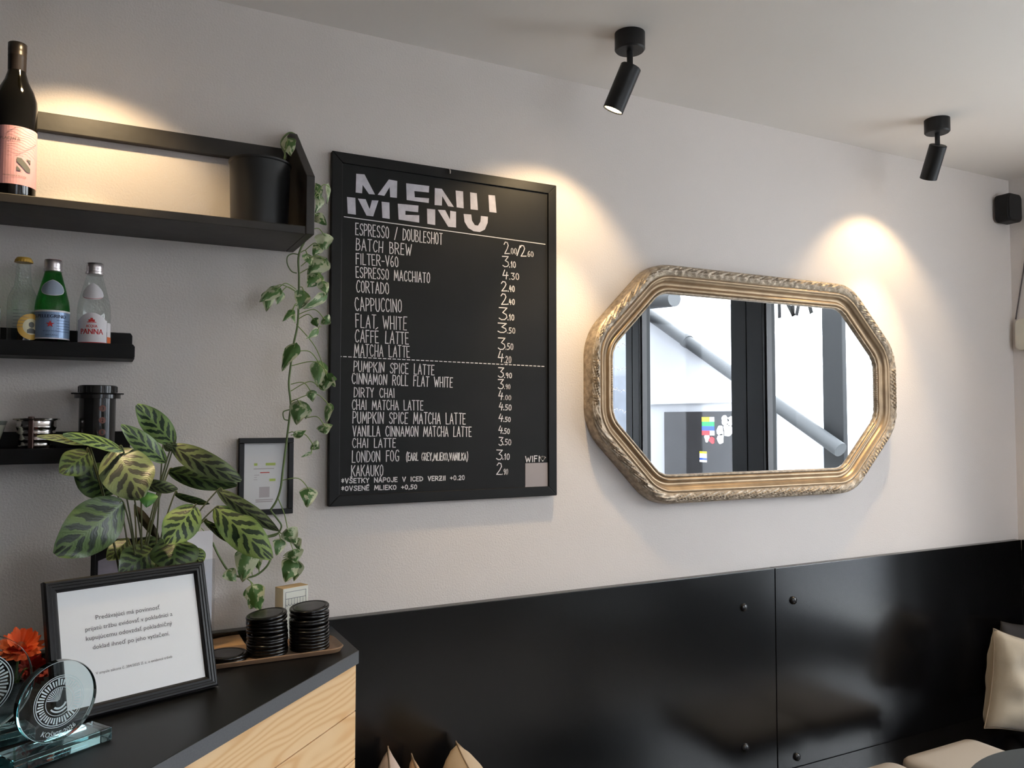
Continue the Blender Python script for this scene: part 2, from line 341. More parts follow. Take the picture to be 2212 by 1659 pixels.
def wrap_patch(mb, shape, c0, rfun, ang, lift=0.0003, mi=0, nx=14):  # shape(u in 0..1) -> (s, zlow, zhigh), wrapped on a body of radius rfun(z)
    vs, fs, m = [], [], 6
    for i in range(nx+1):
        s, zl, zh = shape(i/nx)
        for j in range(m+1):
            z = zl+(zh-zl)*j/m; r = rfun(z)+lift; t = ang+s/rfun(z)
            vs.append((c0[0]+r*math.cos(t), c0[1]+r*math.sin(t), z))
    for i in range(nx):
        for j in range(m):
            a = i*(m+1)+j; fs.append((a, a+m+1, a+m+2, a+1))
    mb.add(vs, fs, mi=mi)

# hand lettering: single strokes drawn with a marker
ST = {'A':(.8,"0,0 .5,1 1,0;.2,.33 .8,.33"),'B':(.7,"0,0 0,1 .7,.93 .8,.76 .6,.55 0,.5;.6,.55 1,.35 .9,.1 .5,0 0,0"),'C':(.7,"1,.85 .7,1 .3,.95 0,.6 0,.35 .3,.04 .7,0 1,.15"),
'D':(.75,"0,0 0,1;0,1 .6,.92 1,.6 1,.35 .6,.06 0,0"),'E':(.6,"1,1 0,1 0,0 1,0;0,.52 .8,.52"),'F':(.6,"1,1 0,1 0,0;0,.55 .8,.55"),'G':(.75,"1,.85 .7,1 .3,.95 0,.6 0,.35 .3,.04 .7,0 1,.12 1,.42 .6,.42"),
'H':(.7,"0,0 0,1;1,0 1,1;0,.45 1,.45"),'I':(.12,".5,0 .5,1"),'J':(.6,"1,1 1,.2 .7,0 .3,0 0,.2"),'K':(.75,"0,0 0,1;1,1 0,.42;.3,.55 1,0"),'L':(.6,"0,1 0,0 1,0"),
'M':(1.0,"0,0 .12,1 .5,.25 .88,1 1,0"),'N':(.75,"0,0 0,1 1,0 1,1"),'O':(.7,".5,1 .12,.85 0,.5 .12,.12 .5,0 .88,.12 1,.5 .88,.85 .5,1"),'P':(.7,"0,0 0,1 .7,.95 1,.75 .8,.5 0,.42"),
'R':(.75,"0,0 0,1 .7,.95 .95,.75 .75,.52 0,.45;.4,.45 1,0"),'S':(.7,"1,.85 .7,1 .25,.95 .05,.75 .3,.55 .75,.45 1,.25 .75,.03 .3,0 0,.15"),'T':(.7,"0,1 1,1;.5,1 .5,0"),
'U':(.7,"0,1 0,.2 .3,0 .7,0 1,.2 1,1"),'V':(.75,"0,1 .5,0 1,1"),'W':(1.1,"0,1 .25,0 .5,.7 .75,0 1,1"),'Y':(.7,"0,1 .5,.5 1,1;.5,.5 .5,0"),'Z':(.7,"0,1 1,1 0,0 1,0;.2,.5 .8,.5"),
'0':(.62,".5,1 .12,.85 0,.5 .12,.12 .5,0 .88,.12 1,.5 .88,.85 .5,1"),'1':(.3,"0,.7 .7,1 .7,0"),'2':(.62,"0,.8 .3,1 .75,.95 .9,.7 .6,.4 0,0 1,0"),'3':(.65,"0,1 1,1 .45,.6 .9,.45 1,.22 .7,.02 .3,0 0,.12"),
'4':(.65,".4,1 0,.4 1,.4;.8,.75 .6,0"),'5':(.62,"1,1 .2,1 .1,.55 .7,.58 1,.3 .7,.03 0,0"),'6':(.62,".8,1 .2,.7 0,.3 .3,0 .8,.05 1,.3 .7,.5 .1,.4"),'9':(.62,"1,.75 .6,1 .1,.85 .1,.6 .5,.5 1,.75 .7,0"),
'.':(.14,".2,0 .8,0 .8,.08 .2,.08"),',':(.16,".8,.1 .2,-.12"),'-':(.5,"0,.45 1,.45"),'/':(.6,"0,-.05 1,1.05"),'+':(.6,".5,.2 .5,.75;0,.47 1,.47"),'*':(.55,".5,.15 .5,.95;.05,.35 .95,.75;.05,.75 .95,.35"),
'(':(.3,"1,1.15 .2,.8 0,.45 .2,.1 1,-.2"),')':(.3,"0,1.15 .8,.8 1,.45 .8,.1 0,-.2"),' ':(.75,""),
'Š':(.7,"1,.85 .7,1 .25,.95 .05,.75 .3,.55 .75,.45 1,.25 .75,.03 .3,0 0,.15;.2,1.35 .5,1.12 .8,1.35"),'Á':(.8,"0,0 .5,1 1,0;.2,.33 .8,.33;.5,1.1 .8,1.35"),'É':(.6,"1,1 0,1 0,0 1,0;0,.52 .8,.52;.2,1.15 .9,1.3")}
def stroke(mb, pts, w, n, lift=0.0007):
    n = Vector(n).normalized()
    for a, b in zip(pts[:-1], pts[1:]):
        d = (b-a); L = d.length
        if L < 1e-6: continue
        d /= L; s = n.cross(d)*(w/2); e = d*(w*0.42)
        mb.add([a-e-s+n*lift, b+e-s+n*lift, b+e+s+n*lift, a-e+s+n*lift], [(0,1,2,3)])
def hand(mb, s, a, b, h, w, n, jit=0.035, gap=0.33):   # baseline a -> b, letter height h
    a, b, n = Vector(a), Vector(b), Vector(n).normalized(); L = (b-a).length; ux = (b-a)/L; uy = n.cross(ux)
    tot = sum(ST[ch][0] for ch in s) + gap*(len(s)-1); k = L/tot; x = 0
    for ch in s:
        gw, code = ST[ch]; sl = random.uniform(-jit, jit); hh = h*random.uniform(1-jit, 1+jit)
        for part in (code.split(';') if code else []):
            P = [tuple(map(float, q.split(','))) for q in part.split()]
            stroke(mb, [a + ux*((x+px_*gw)*k + py_*hh*sl) + uy*(py_*hh) for px_, py_ in P], w, n)
        x += gw + gap

def leaf(kind, base, tip, width, facing, mate, parent, arch=0.12, fold=0.18, roll=0.0, twist=0.0, wave=0.0, name='leaf', bend=0.0):
    base, tip, facing = Vector(base), Vector(tip), Vector(facing)
    ax = tip-base; L = ax.length; ax.normalize()
    nn = (facing - ax*facing.dot(ax)).normalized(); sd = nn.cross(ax)
    q = Matrix.Rotation(roll, 3, ax); nn = q @ nn; sd = q @ sd
    NU, NV = 6, 16; vs, fs, uvs = [], [], []
    ph = random.uniform(0, 6)
    for j in range(NV+1):
        v = j/NV
        if kind == 'oval': wv = math.sin(PI*min(1, v*0.97+0.015)**0.92)**0.62*(1-0.25*max(0, v-.75)*4*0.5)
        elif kind == 'heart': wv = (min(1, (v/0.22))**0.55)*((1-v)**0.75)*1.28 if v > 0 else 0.0
        else: wv = math.sin(PI*v)**0.8
        tw = Matrix.Rotation(twist*(v-0.5), 3, ax)
        for i in range(-NU, NU+1):
            u = i/NU; y = v*L
            if kind == 'heart': y -= 0.16*L*abs(u)**1.5*max(0, 1-v*2.2)           # lobes behind the stalk
            off = sd*(u*wv*width/2) + nn*(-abs(u)*wv*width*0.5*fold + wave*width*math.sin(v*9+ph+2*u)*abs(u))
            p = base + ax*y + tw @ off + nn*(arch*L*4*v*(1-v)*0.5 - bend*L*v*v) 
            vs.append(p); uvs.append((u*0.5+0.5, v))
    m = 2*NU+1
    for j in range(NV):
        for i in range(m-1):
            a = j*m+i; fs.append((a, a+1, a+m+1, a+m))
    mb = MB(); mb.add(vs, fs, uvs)
    return mb.build(name, mate, parent, smooth=True, origin=base, auto=80)

TOCAM = lambda p: (CAM-Vector(p)).normalized()

# ------------------------------------------------------------------ room shell
CEIL = 2.557; XR = 3.40; XL = -1.7; YF = -3.7
def struct(name, mb, m, **k):
    o = mb.build(name, m, **k); o['kind'] = 'structure'; return o
struct('floor', MB().box((XL-.15, YF-.15, -0.1), (XR, .2, 0)), M['floorwood'])
struct('ceiling', MB().box((XL-.15, YF-.15, CEIL), (XR+.25, .2, CEIL+.15)), M['ceiling'])
struct('wall_back', MB().box((XL-.15, 0, 0), (XR+.25, .2, CEIL)), M['plaster'])
struct('wall_left', MB().box((XL-.15, YF, 0), (XL, 0, CEIL)), M['charcoalwall'])
GX = [.75, 2.0, 3.25]; GS, GH = .80, 2.47      # unseen shop front, added behind the camera for frontal daylight
w = MB(); w.box((XL-.15, YF-.15, 0), (GX[0], YF, CEIL)); w.box((GX[2], YF-.15, 0), (XR+.25, YF, CEIL)); w.box((GX[0], YF-.15, 0), (GX[2], YF, GS)); w.box((GX[0], YF-.15, GH), (GX[2], YF, CEIL))
struct('wall_front', w, M['plaster'])
p = MB().box((XL+.01, YF+.001, .02), (XR-.01, YF+.028, .79)).build('trim_3', M['panel']); p['kind'] = 'structure'  # unseen panel, added to darken what the back panels reflect
for i in range(2):
    f = MB(); xa, xb = GX[i], GX[i+1]; ya, yb = YF-.12, YF-.04
    f.box((xa, ya, GS), (xa+.06, yb, GH)); f.box((xb-.06, ya, GS), (xb, yb, GH)); f.box((xa+.06, ya, GH-.06), (xb-.06, yb, GH)); f.box((xa+.06, ya, GS), (xb-.06, yb, GS+.06))
    fo = f.build('window_%d' % (i+4), M['anthracite']); fo['kind'] = 'structure'  # unseen window, made up to let in fill daylight
    MB().add([(xa+.05, YF-.08, GS+.05), (xb-.05, YF-.08, GS+.05), (xb-.05, YF-.08, GH-.05), (xa+.05, YF-.08, GH-.05)], [(0, 1, 2, 3)]).build('glass_pane', M['glass'], fo)
WY = [-.64, -1.56, -2.69, -3.6]; SILL, HEAD = .45, 2.47
w = MB(); w.box((XR, 0, 0), (XR+.25, WY[0], CEIL)); w.box((XR, WY[0], 0), (XR+.25, WY[3], SILL)); w.box((XR, WY[0], HEAD), (XR+.25, WY[3], CEIL)); w.box((XR, WY[3], 0), (XR+.25, YF, CEIL))
struct('wall_right', w, M['plaster'])
FWD = [(-.64, -1.56, .06, .13), (-1.56, -2.69, .13, .08), (-2.69, -3.6, .08, .08)]
for i, (ya, yb, fa, fb) in enumerate(FWD):
    f = MB(); x0, x1 = XR-.02, XR+.08
    f.box((x0, ya-.002, SILL), (x1, ya-fa, HEAD)); f.box((x0, yb+fb, SILL), (x1, yb+.002, HEAD))
    f.box((x0, ya-fa, HEAD-.05), (x1, yb+fb, HEAD)); f.box((x0, ya-fa, SILL), (x1, yb+fb, SILL+.06))
    fo = f.build('window_%d' % (i+1), M['anthracite'], bevel=.004); fo['kind'] = 'structure'
    g = MB(); gx = XR+.03
    for y_ in (ya-fa, yb+fb):
        s = 1 if y_ == ya-fa else -1
        g.box((gx-.03, y_, SILL+.06), (gx+.01, y_-s*.012, HEAD-.05))
    g.build('gasket', M['gasket'], fo)
    MB().add([(gx, ya-fa+.003, SILL+.055), (gx, yb+fb-.003, SILL+.055), (gx, yb+fb-.003, HEAD-.045), (gx, ya-fa+.003, HEAD-.045)], [(0, 1, 2, 3)]).build('glass_pane', M['glass'], fo)
    if i == 0:                                       # lettering stuck on the outside of the pane
        t = MB(); z0 = 2.135
        for ch_, y0_ in (('N', -1.352), ('A', -1.225)):
            for part_ in ST[ch_][1].split(';'):
                stroke(t, [Vector((gx+.004, y0_+.10*float(q.split(',')[0]), z0+.17*float(q.split(',')[1]))) for q in part_.split()], .026, (1, 0, 0))
        t.build('lettering', M['lettering'], fo)
    if i == 2:                                       # handwriting in white marker on the far pane
        t = MB()
        for k in range(7):
            zz = 2.25-.16*k; y0 = -2.80-.02*(k % 2)
            P = [Vector((gx-.002, y0-.022*q-.01*math.sin(q*2.1+k), zz+.022*math.sin(q*1.3+k*2)*math.cos(q*.7+k))) for q in range(14)]
            stroke(t, spline(P, 4), .004, (-1, 0, 0))
        t.build('marker_writing', M['chalk'], fo)

# black wall panels with round-headed screws
TOPZ = 1.057
sx_ = 2.003
for i, (xa, xb, scr) in enumerate([(-.6, sx_-.0015, [(1.863, .944), (1.863, .50)]), (sx_+.0015, XR-.0275, [(2.083, .944), (2.089, .429)])]):
    p = MB().box((xa, -.028, .02), (xb, -.001, TOPZ)).build('trim_%d' % (i+1), M['panel'], bevel=.0015); p['kind'] = 'structure'
    for x, z in scr:
        MB().lathe([(.0135, 0), (.0135, .002), (.012, .006), (.008, .009), (0, .0105)], (x, -.028, z), 20, axis=(0, -1, 0)).build('screw', M['screw'], p, smooth=True)

p = MB().box((XR-.027, WY[0], .02), (XR-.001, -.0285, TOPZ)).box((XR-.027, WY[3], .02), (XR-.001, WY[0]-.001, SILL-.002)).build('trim_4', M['panel']); p['kind'] = 'structure'

# ------------------------------------------------------------------ outdoors, seen in the mirror; unseen light blockers added
ST_Z = -.3
struct('ground', MB().box((-12, -16, ST_Z-.1), (14, 6, ST_Z)), M['street'])
b = thing('outbuilding', 'white rendered building with a sloping roof edge across the yard', 'building', (6.4, -5, ST_Z))
pa, pb = mir(1400, 655, 6.4), mir(1812, 968, 6.4)
yE = mir(1776, 800, 6.42).y; yP = mir(1820, 800, 6.42).y
sl = (pb.z-pa.z)/(pb.y-pa.y); zt = lambda y: pa.z+sl*(y-pa.y)
MB().prism([(6.4, -9.5, ST_Z), (6.4, yE, ST_Z), (6.4, yE, zt(yE)), (6.4, -9.5, zt(-9.5))], (1.6, 0, 0)).build('wall', M['facade'], b)
dl = mir(1437, 890, 6.38)
d = MB().box((6.36, dl.y, ST_Z), (6.399, dl.y+1.85, dl.z)).build('door', M['darkdoor'], b, bevel=.004)
MB().box((6.35, dl.y-.32, dl.z+.10), (6.399, -4.75, dl.z+.15)).build('lintel', M['facade'], b)
s = MB(); y0 = -5.40; z0 = 1.575; hh = .053
for k in range(4): s.box((6.345, y0, z0-hh*(k+1)), (6.3595, y0+.135, z0-hh*k), mi=k); s.box((6.345, y0+.138, z0-hh*(k+1)), (6.3595, y0+.2, z0-hh*k), mi=[4, 1, 2, 4][k])
s.build('safety_sign', [M['syellow'], M['sgreen'], M['sblue'], M['sred'], M['swhite']], d)
s = MB(); y0, z0 = -5.45, 1.17
for k, q in enumerate((0, 4, 4, 2, 4)): s.box((6.35, y0, z0-.025*(k+1)), (6.3595, y0+.115, z0-.025*k), mi=q)
s.build('notice', [M['syellow'], M['sgreen'], M['sblue'], M['sred'], M['swhite']], d)
for (px, py, rx, rz, m_) in [(1566, 908, .06, .05, 'swhite'), (1556, 930, .05, .07, 'swhite'), (1572, 930, .07, .08, 'swhite'), (1578, 910, .05, .06, 'swhite'), (1527, 946, .04, .045, 'swhite'), (1538, 951, .045, .035, 'sred'), (1557, 948, .05, .065, 'swhite')]:
    q = mir(px, py, 6.355); P = [Vector((6.352, q.y+rx*math.cos(t)*(1+.25*math.sin(3*t+px)), q.z+rz*math.sin(t)*(1+.2*math.cos(2*t+py)))) for t in [2*PI*k/14 for k in range(14)]]
    MB().prism(P, (.007, 0, 0)).build('sticker', M[m_], d)
pp = thing('downpipe', 'grey round drainpipe running down the slope of the white wall', 'pipe', (6.3, pb.y, ST_Z))
off = Vector((0, 0, -.02)); A_, B_ = mir(1330, 628, 6.3), mir(1816, 972, 6.3)
MB().tube([A_, A_.lerp(B_, .5), B_], .072, 20).build('pipe', M['zinc'], pp, smooth=True)
for t in (.40,):
    q = A_.lerp(B_, t); dd = (B_-A_).normalized()
    MB().tube([q-dd*.03, q+dd*.03], .082, 20).build('pipe_clamp', M['zinc'], pp, smooth=True)
po = MB().box((6.42, yE+.004, ST_Z), (6.48, yP, 3.6)).build('steel_post', M['anthracite'], bevel=.006); props(po, 'dark steel post standing at the low end of the drainpipe', 'post')
gu = MB().tube([Vector((6.0, -7.2, 3.08)), mir(1457, 645, 6.0)], .095, 20).build('gutter', M['zinc'], smooth=True); props(gu, 'short dark gutter end above the drainpipe, top left in the mirror', 'gutter')
tb = MB().box((9.0, -14, ST_Z), (9.3, 6, 2.0)).build('yard_wall', M['facade']); props(tb, 'long white yard wall far behind the outbuilding', 'wall')
aw = MB().prism([(XR+.251, -1.5, 2.62), (XR+1.25, -1.5, 2.56), (XR+1.25, -1.5, 2.60), (XR+.251, -1.5, 2.68)], (0, 2.1, 0)).build('sky_blocker', M['anthracite']); props(aw, 'unseen dark slab added outside the right-hand window to block sky light', 'sky_blocker')  # added slab, keeps high sky light off the back wall's right end
ye = MB().box((XR+.3, -8.8, ST_Z), (6.35, -8.5, 5.5)).build('yard_blocker', M['blockerdark']); props(ye, 'tall dark slab added out of view to block light along the yard', 'wall')  # made-up blocker, cuts sky light reaching the back wall along the yard
ob = thing('street_blocker', 'unseen pale block added across the street to even out the daylight', 'building', (1, -11.5, ST_Z))  # added block, hides low sky so daylight is level on the back wall
MB().box((-9, -12.5, ST_Z), (9, -11.0, 5.0)).build('wall', M['facade'], ob)  # body of the added street block, not a real house wall
for k in range(4): MB().box((-7+4.2*k, -10.999, .8), (-5.6+4.2*k, -10.96, 2.4)).build('blocker_window', M['anthracite'], ob)
br = MB().box((5.0, -6.9, ST_Z), (5.2, -5.25, 4.0)).build('tiled_pier', M['brickdark']); props(br, 'dark tiled pier at the left edge of the mirror view', 'pier')

# ------------------------------------------------------------------ ceiling spotlights
def spotlight(x, y, mouth, label, aim, power):
    t = thing('ceiling_spotlight', label, 'spotlight', (x, y, CEIL), 'black ceiling spotlights along the wall')
    MB().lathe([(.0395, 0), (.0395, -.042), (.036, -.046), (0, -.046)], (x, y, CEIL-.0005), 48).build('ceiling_rose', M['lampblack'], t, smooth=True)
    mouth = Vector(mouth); top = Vector((x, y, 2.462)); ax = (mouth-top).normalized()
    MB().lathe([(.008, -.046), (.008, -.10)], (x, y, CEIL), 16).build('stem', M['lampblack'], t, smooth=True)
    L = (mouth-top).length; R = .0275
    h = MB().lathe([(0, -.008), (R-.002, -.008), (R, -.006), (R, L), (R-.003, L), (R-.004, L-.004)], top, 40, axis=ax).build('lamp_head', M['lampblack'], t, smooth=True)
    MB().lathe([(0, L-.003), (R-.0035, L-.003)], top, 32, axis=ax).build('lens', M['glow'], h)
    p = mouth + ax*.004; a2 = Vector((aim[0]*.3, .27, -1.0))
    for nm, dirv, ang, bl, pw in (('spill_beam', Vector(aim), 104, .5, power), ('core_beam', a2, 56, .75, power*2.6)):   # wide spill and the brighter core of the reflector
        ld = bpy.data.lights.new(nm, 'SPOT'); ld.energy = pw; ld.color = (1.0, 0.74, 0.42); ld.spot_size = math.radians(ang); ld.spot_blend = bl; ld.shadow_soft_size = .016
        lo = bpy.data.objects.new(nm, ld); COL.objects.link(lo); lo.parent = t
        lo.location = p - origin_of(t); lo.rotation_euler = dirv.to_track_quat('-Z', 'Y').to_euler()
    return t
SP = 4.7
spotlight(1.216, -.322, (1.186, -.287, 2.360), 'black ceiling spotlight nearest the chalk menu, its warm lens showing', (-.15, .44, -.88), SP)
spotlight(2.487, -.306, (2.508, -.255, 2.372), 'black ceiling spotlight on the right, above the gilded mirror', (.0, .44, -.89), SP)
spotlight(-.055, -.33, (-.050, -.275, 2.366), 'black ceiling spotlight over the bottle shelf, just above the picture edge', (.02, .42, -.90), SP)

# ------------------------------------------------------------------ black plank shelf with its pot and bottle
sh = thing('wall_shelf', 'black stained plank shelf with back rail and shaped end', 'shelf', (-.2, -.1, 1.966))
MB().box((-.75, -.215, 1.963), (.405, -.0015, 1.981)).build('shelf_board', M['blackwood'], sh, bevel=.0015)
MB().box((-.75, -.021, 2.174), (.405, -.0015, 2.214)).build('back_rail', M['blackwood'], sh, bevel=.0015)
MB().prism([(.4055, -.0015, 1.963), (.4055, -.217, 1.963), (.4055, -.217, 2.096), (.4055, -.030, 2.252), (.4055, -.0015, 2.254)], (.019, 0, 0)).build('end_panel', M['blackwood'], sh, bevel=.0015)
PX, PY = .322, -.118
vp = thing('hanging_pothos', 'variegated trailing vine hanging from the dark pot down past the chalk menu', 'plant', (PX, PY, 2.12))
po = thing('plant_pot', 'dark round metal pot standing at the right end of the plank shelf', 'pot', (PX, PY, 1.981))
MB().lathe([(.061, 0), (.063, .002), (.067, .150), (.0695, .152), (.0695, .156), (.066, .156), (.064, .12), (0, .118)], (PX, PY, 1.9815), 56).build('pot_body', M['pot'], po, smooth=True)
MB().lathe([(0, .135), (.0635, .133), (.0635, .119)], (PX, PY, 1.9815), 32).build('soil', M['soil'], po, smooth=True)

def wine(x, y, z):
    t = thing('wine_bottle', 'dark wine bottle with a pink label on the plank shelf', 'bottle', (x, y, z))
    R = .0375; H = .312
    pr = [(0, .004), (.030, .0), (R-.001, .003), (R, .008), (R, .185), (R*.97, .198), (R*.82, .216), (R*.56, .236), (.0165, .252), (.0148, .262), (.0148, .302), (0, .302)]
    MB().lathe(pr, (x, y, z), 56).build('glass_body', M['wineglass'], t, smooth=True)
    cp = MB().lathe([(.0152, .240+.012), (.0158, .254), (.0162, .285), (.0166, .286), (.0162, .288), (.0166, .291), (.0162, .293), (.0166, .296), (.0166, .311), (.0155, H), (0, H)], (x, y, z), 40).build('screw_cap', M['foil'], t, smooth=True, auto=60)
    lb = MB(); a0 = math.atan2(CAM.y-y, CAM.x-x)
    wrap_patch(lb, lambda u: ((u-.5)*.19, z+.022, z+.136), (x, y), lambda q: R, a0, mi=0, nx=40)
    for k in range(15):                              # wavy contour lines
        zz = z+.133-.0045*k
        P = []
        for i in range(40):
            s = -.045+.09*i/39; t_ = a0+s/R; dz = .004*math.sin(s*95+k*.5)+.0025*math.sin(s*170+k)
            P.append(Vector((x+(R+.0007)*math.cos(t_), y+(R+.0007)*math.sin(t_), zz+dz)))
        for p_, q_ in zip(P[:-1], P[1:]):
            if min(p_.z, q_.z) < z+.078 or max(p_.z, q_.z) > z+.135: continue
            lb.add([p_, q_, q_+Vector((0, 0, .0006)), p_+Vector((0, 0, .0006))], [(0, 1, 2, 3)], mi=1)
    R2 = R+.001; e = .0125
    c0 = .016
    zc = z+.062; rz = lambda q: R
    def band(u): x_ = -e+2*e*u; return (c0+x_, zc+max(-e, -x_-.62*e), zc+min(e, -x_+.62*e))
    wrap_patch(lb, band, (x, y), rz, a0, lift=.001, mi=2, nx=16)
    wrap_patch(lb, lambda u: (c0+e*(.3+.7*u), zc+e*(1-.75*u), zc+e), (x, y), rz, a0, lift=.001, mi=2, nx=8)
    wrap_patch(lb, lambda u: (c0-e*(1-.7*u), zc-e, zc-e*(.25+.75*u)), (x, y), rz, a0, lift=.001, mi=2, nx=8)
    text_wrap(lb, 'PLACHTA', (x, y), R, a0-.0085/R, .034, z+.108, mi=2, lift=.001); text_wrap(lb, 'FRANKOVKA MODRÁ', (x, y), R, a0+.001/R, .040, z+.037, mi=2, lift=.001)
    lb.build('label', [M['pink'], M['pinkline'], M['labelgrey']], t)
wine(-.155, -.165, 1.9815)

# ------------------------------------------------------------------ picture ledges
def ledge(z, label, xl):
    t = thing('picture_ledge', label, 'shelf', (-.3, -.05, z-.018), 'black picture ledges')
    MB().box((-.75, -.098, z-.018), (xl, -.002, z)).build('ledge_board', M['ledge'], t, bevel=.001)
    m = MB(); m.prism([(-.75, -.112, z-.018), (xl-.003, -.112, z-.018), (xl, -.112, z-.014), (xl, -.112, z+.008), (xl-.004, -.112, z+.013), (-.75, -.112, z+.013)], (0, .0138, 0)); m.build('front_lip', M['ledge'], t, bevel=.001)
    m = MB(); m.prism([(-.75, -.016, z+.0002), (xl-.002, -.016, z+.0002), (xl-.002, -.016, z+.040), (xl-.006, -.016, z+.046), (-.75, -.016, z+.046)], (0, .014, 0)); m.build('back_lip', M['ledge'], t, bevel=.001)
Z1, Z2 = 1.6965, 1.4765
ledge(Z1, 'upper black picture ledge holding the small glass bottles', .069)
ledge(Z2, 'lower black picture ledge holding coffee gear', .069)

def rfun(prof):
    def f(z):
        for (r0, h0), (r1, h1) in zip(prof[:-1], prof[1:]):
            if h0 <= z <= h1 and h1 > h0: return r0+(r1-r0)*(z-h0)/(h1-h0)
        return prof[-1][0]
    return f
def facing_angle(x, y): return math.atan2(CAM.y-y, CAM.x-x)

def water_bottle(x, y, z, kind, label):
    t = thing('water_bottle', label, 'bottle', (x, y, z)); R = .0305
    pr = [(.024, 0), (R-.002, .003), (R, .008), (R, .090), (R*.95, .105), (R*.74, .135), (R*.55, .160), (.0142, .172), (.0138, .186)]
    gm = M['greenbottle'] if kind == 'green' else M['clearbottle']
    MB().lathe([(0, .002)]+pr+[(0, .186)], (x, y, z), 48).build('glass_body', gm, t, smooth=True)
    cp = MB().lathe([(.0152, .171), (.0168, .172), (.0168, .177), (.0155, .178), (.0155, .183), (.0158, .184), (.0158, .195), (.0148, .1965)], (x, y, z), 40)
    cp.lathe([(.0148, .1964), (.0146, .1972), (0, .1972)], (x, y, z), 40, mi=1)
    cp.build('screw_cap', [M['cap'], M['capred'] if kind == 'green' else M['cap']], t, smooth=True)
    rf = rfun(pr); rz = lambda q: rf(q-z); a0 = facing_angle(x, y); lb = MB(); c0 = (x, y)
    if kind == 'green':
        wrap_patch(lb, lambda u: ((u-.5)*.17, z+.020, z+.083), c0, rz, a0, lift=.0003, nx=40)
        wrap_patch(lb, lambda u: ((u-.5)*.17, z+.079, z+.083), c0, rz, a0, lift=.0006, mi=2, nx=40); wrap_patch(lb, lambda u: ((u-.5)*.17, z+.020, z+.0225), c0, rz, a0, lift=.0006, mi=2, nx=40)
        text_wrap(lb, 'S.PELLEGRINO', c0, R, a0-.004/R, .058, z+.066, mi=3, lift=.0008, height=.0075, bold=.0006)
        P = []
        for k in range(10):
            r_ = .0078 if k % 2 == 0 else .0032; an = PI/2+k*PI/5; t_ = a0+(r_*math.cos(an)-.003)/R
            P.append((x+(R+.001)*math.cos(t_), y+(R+.001)*math.sin(t_), z+.052+r_*math.sin(an)))
        lb.add(P, [tuple(range(10))], mi=4)
        text_wrap(lb, 'ACQUA MINERALE', c0, R, a0, .03, z+.036, mi=3, lift=.0008); text_wrap(lb, 'NATURALE', c0, R, a0, .02, z+.027, mi=3, lift=.0008)
        for k in range(5): wrap_patch(lb, lambda u: (.008+u*.03, z+.060-.006*k, z+.0608-.006*k), c0, rz, a0, lift=.0006, mi=3, nx=6)
        nl = MB()
        def neck(u):
            s = (u-.5)*2; h = (max(0, 1-s*s))**.5; return (s*.021, z+.128-.012*h, z+.128+.022*h*(1-.3*abs(s)))
        wrap_patch(nl, lambda u: (neck(u)[0]*1.06, neck(u)[1]-.001, neck(u)[2]+.001), c0, rz, a0, lift=.0004, mi=2, nx=20); wrap_patch(nl, neck, c0, rz, a0, lift=.0008, mi=1, nx=20)
        ms = [M['bluelabel'], M['paleblue'], M['whitelabel'], M['navy'], M['redlab']]
    else:
        def body(u):
            s = (u-.5)*2; return (s*.030, z+.014, z+.066+.016*math.cos(min(1, abs(s)*1.15)*PI/2)**.8)
        wrap_patch(lb, body, c0, rz, a0-.12, nx=24); wrap_patch(lb, lambda u: (.031+u*.022, z+.014, z+.062), c0, rz, a0-.12, nx=8, mi=0)
        wrap_patch(lb, lambda u: (.031+u*.022, z+.014, z+.030), c0, rz, a0-.12, nx=8, mi=2, lift=.0006)
        wrap_patch(lb, lambda u: ((u-.5)*.058, z+.014, z+.0165), c0, rz, a0-.12, nx=18, mi=1, lift=.0006)
        text_wrap(lb, 'ACQUA', c0, R, a0-.12, .020, z+.049, mi=1, lift=.0008, height=.0062, bold=.0004); text_wrap(lb, 'PANNA', c0, R, a0-.12, .041, z+.034, mi=1, lift=.0008, height=.0125, bold=.0007)
        for (ss, zz, w_, h_) in [(0, .066, .0022, .008), (-.0035, .064, .002, .005), (.0035, .064, .002, .005), (0, .0605, .008, .0014)]:
            wrap_patch(lb, lambda u: (ss+(u-.5)*w_*2*(1), z+zz-h_/2, z+zz+h_/2), c0, rz, a0-.12, nx=3, mi=1, lift=.0008)
        nl = MB()
        def neck(u):
            s = (u-.5)*2; h = (max(0, 1-s*s))**.5; return (s*.021, z+.122-.011*h, z+.122+.028*h*(1-.35*abs(s)))
        wrap_patch(nl, lambda u: (neck(u)[0], neck(u)[1], neck(u)[2]), c0, rz, a0-.12, lift=.0004, mi=0, nx=20)
        wrap_patch(nl, lambda u: ((u-.5)*.036, z+.1165-.004*math.cos((u-.5)*PI), z+.1173-.004*math.cos((u-.5)*PI)), c0, rz, a0-.12, lift=.0008, mi=1, nx=16)
        ms = [M['whitelabel'], M['redlab'], M['orangelab']]
    lb.build('label', ms, t); nl.build('neck_label', ms, t); t.scale = (1.07, 1.07, .955)
water_bottle(-.0885, -.062, Z1+.0003, 'green', 'small green water bottle with a blue label and red star')
water_bottle(-.0105, -.062, Z1+.0003, 'clear', 'small clear water bottle with a white and red label, rightmost on its ledge')

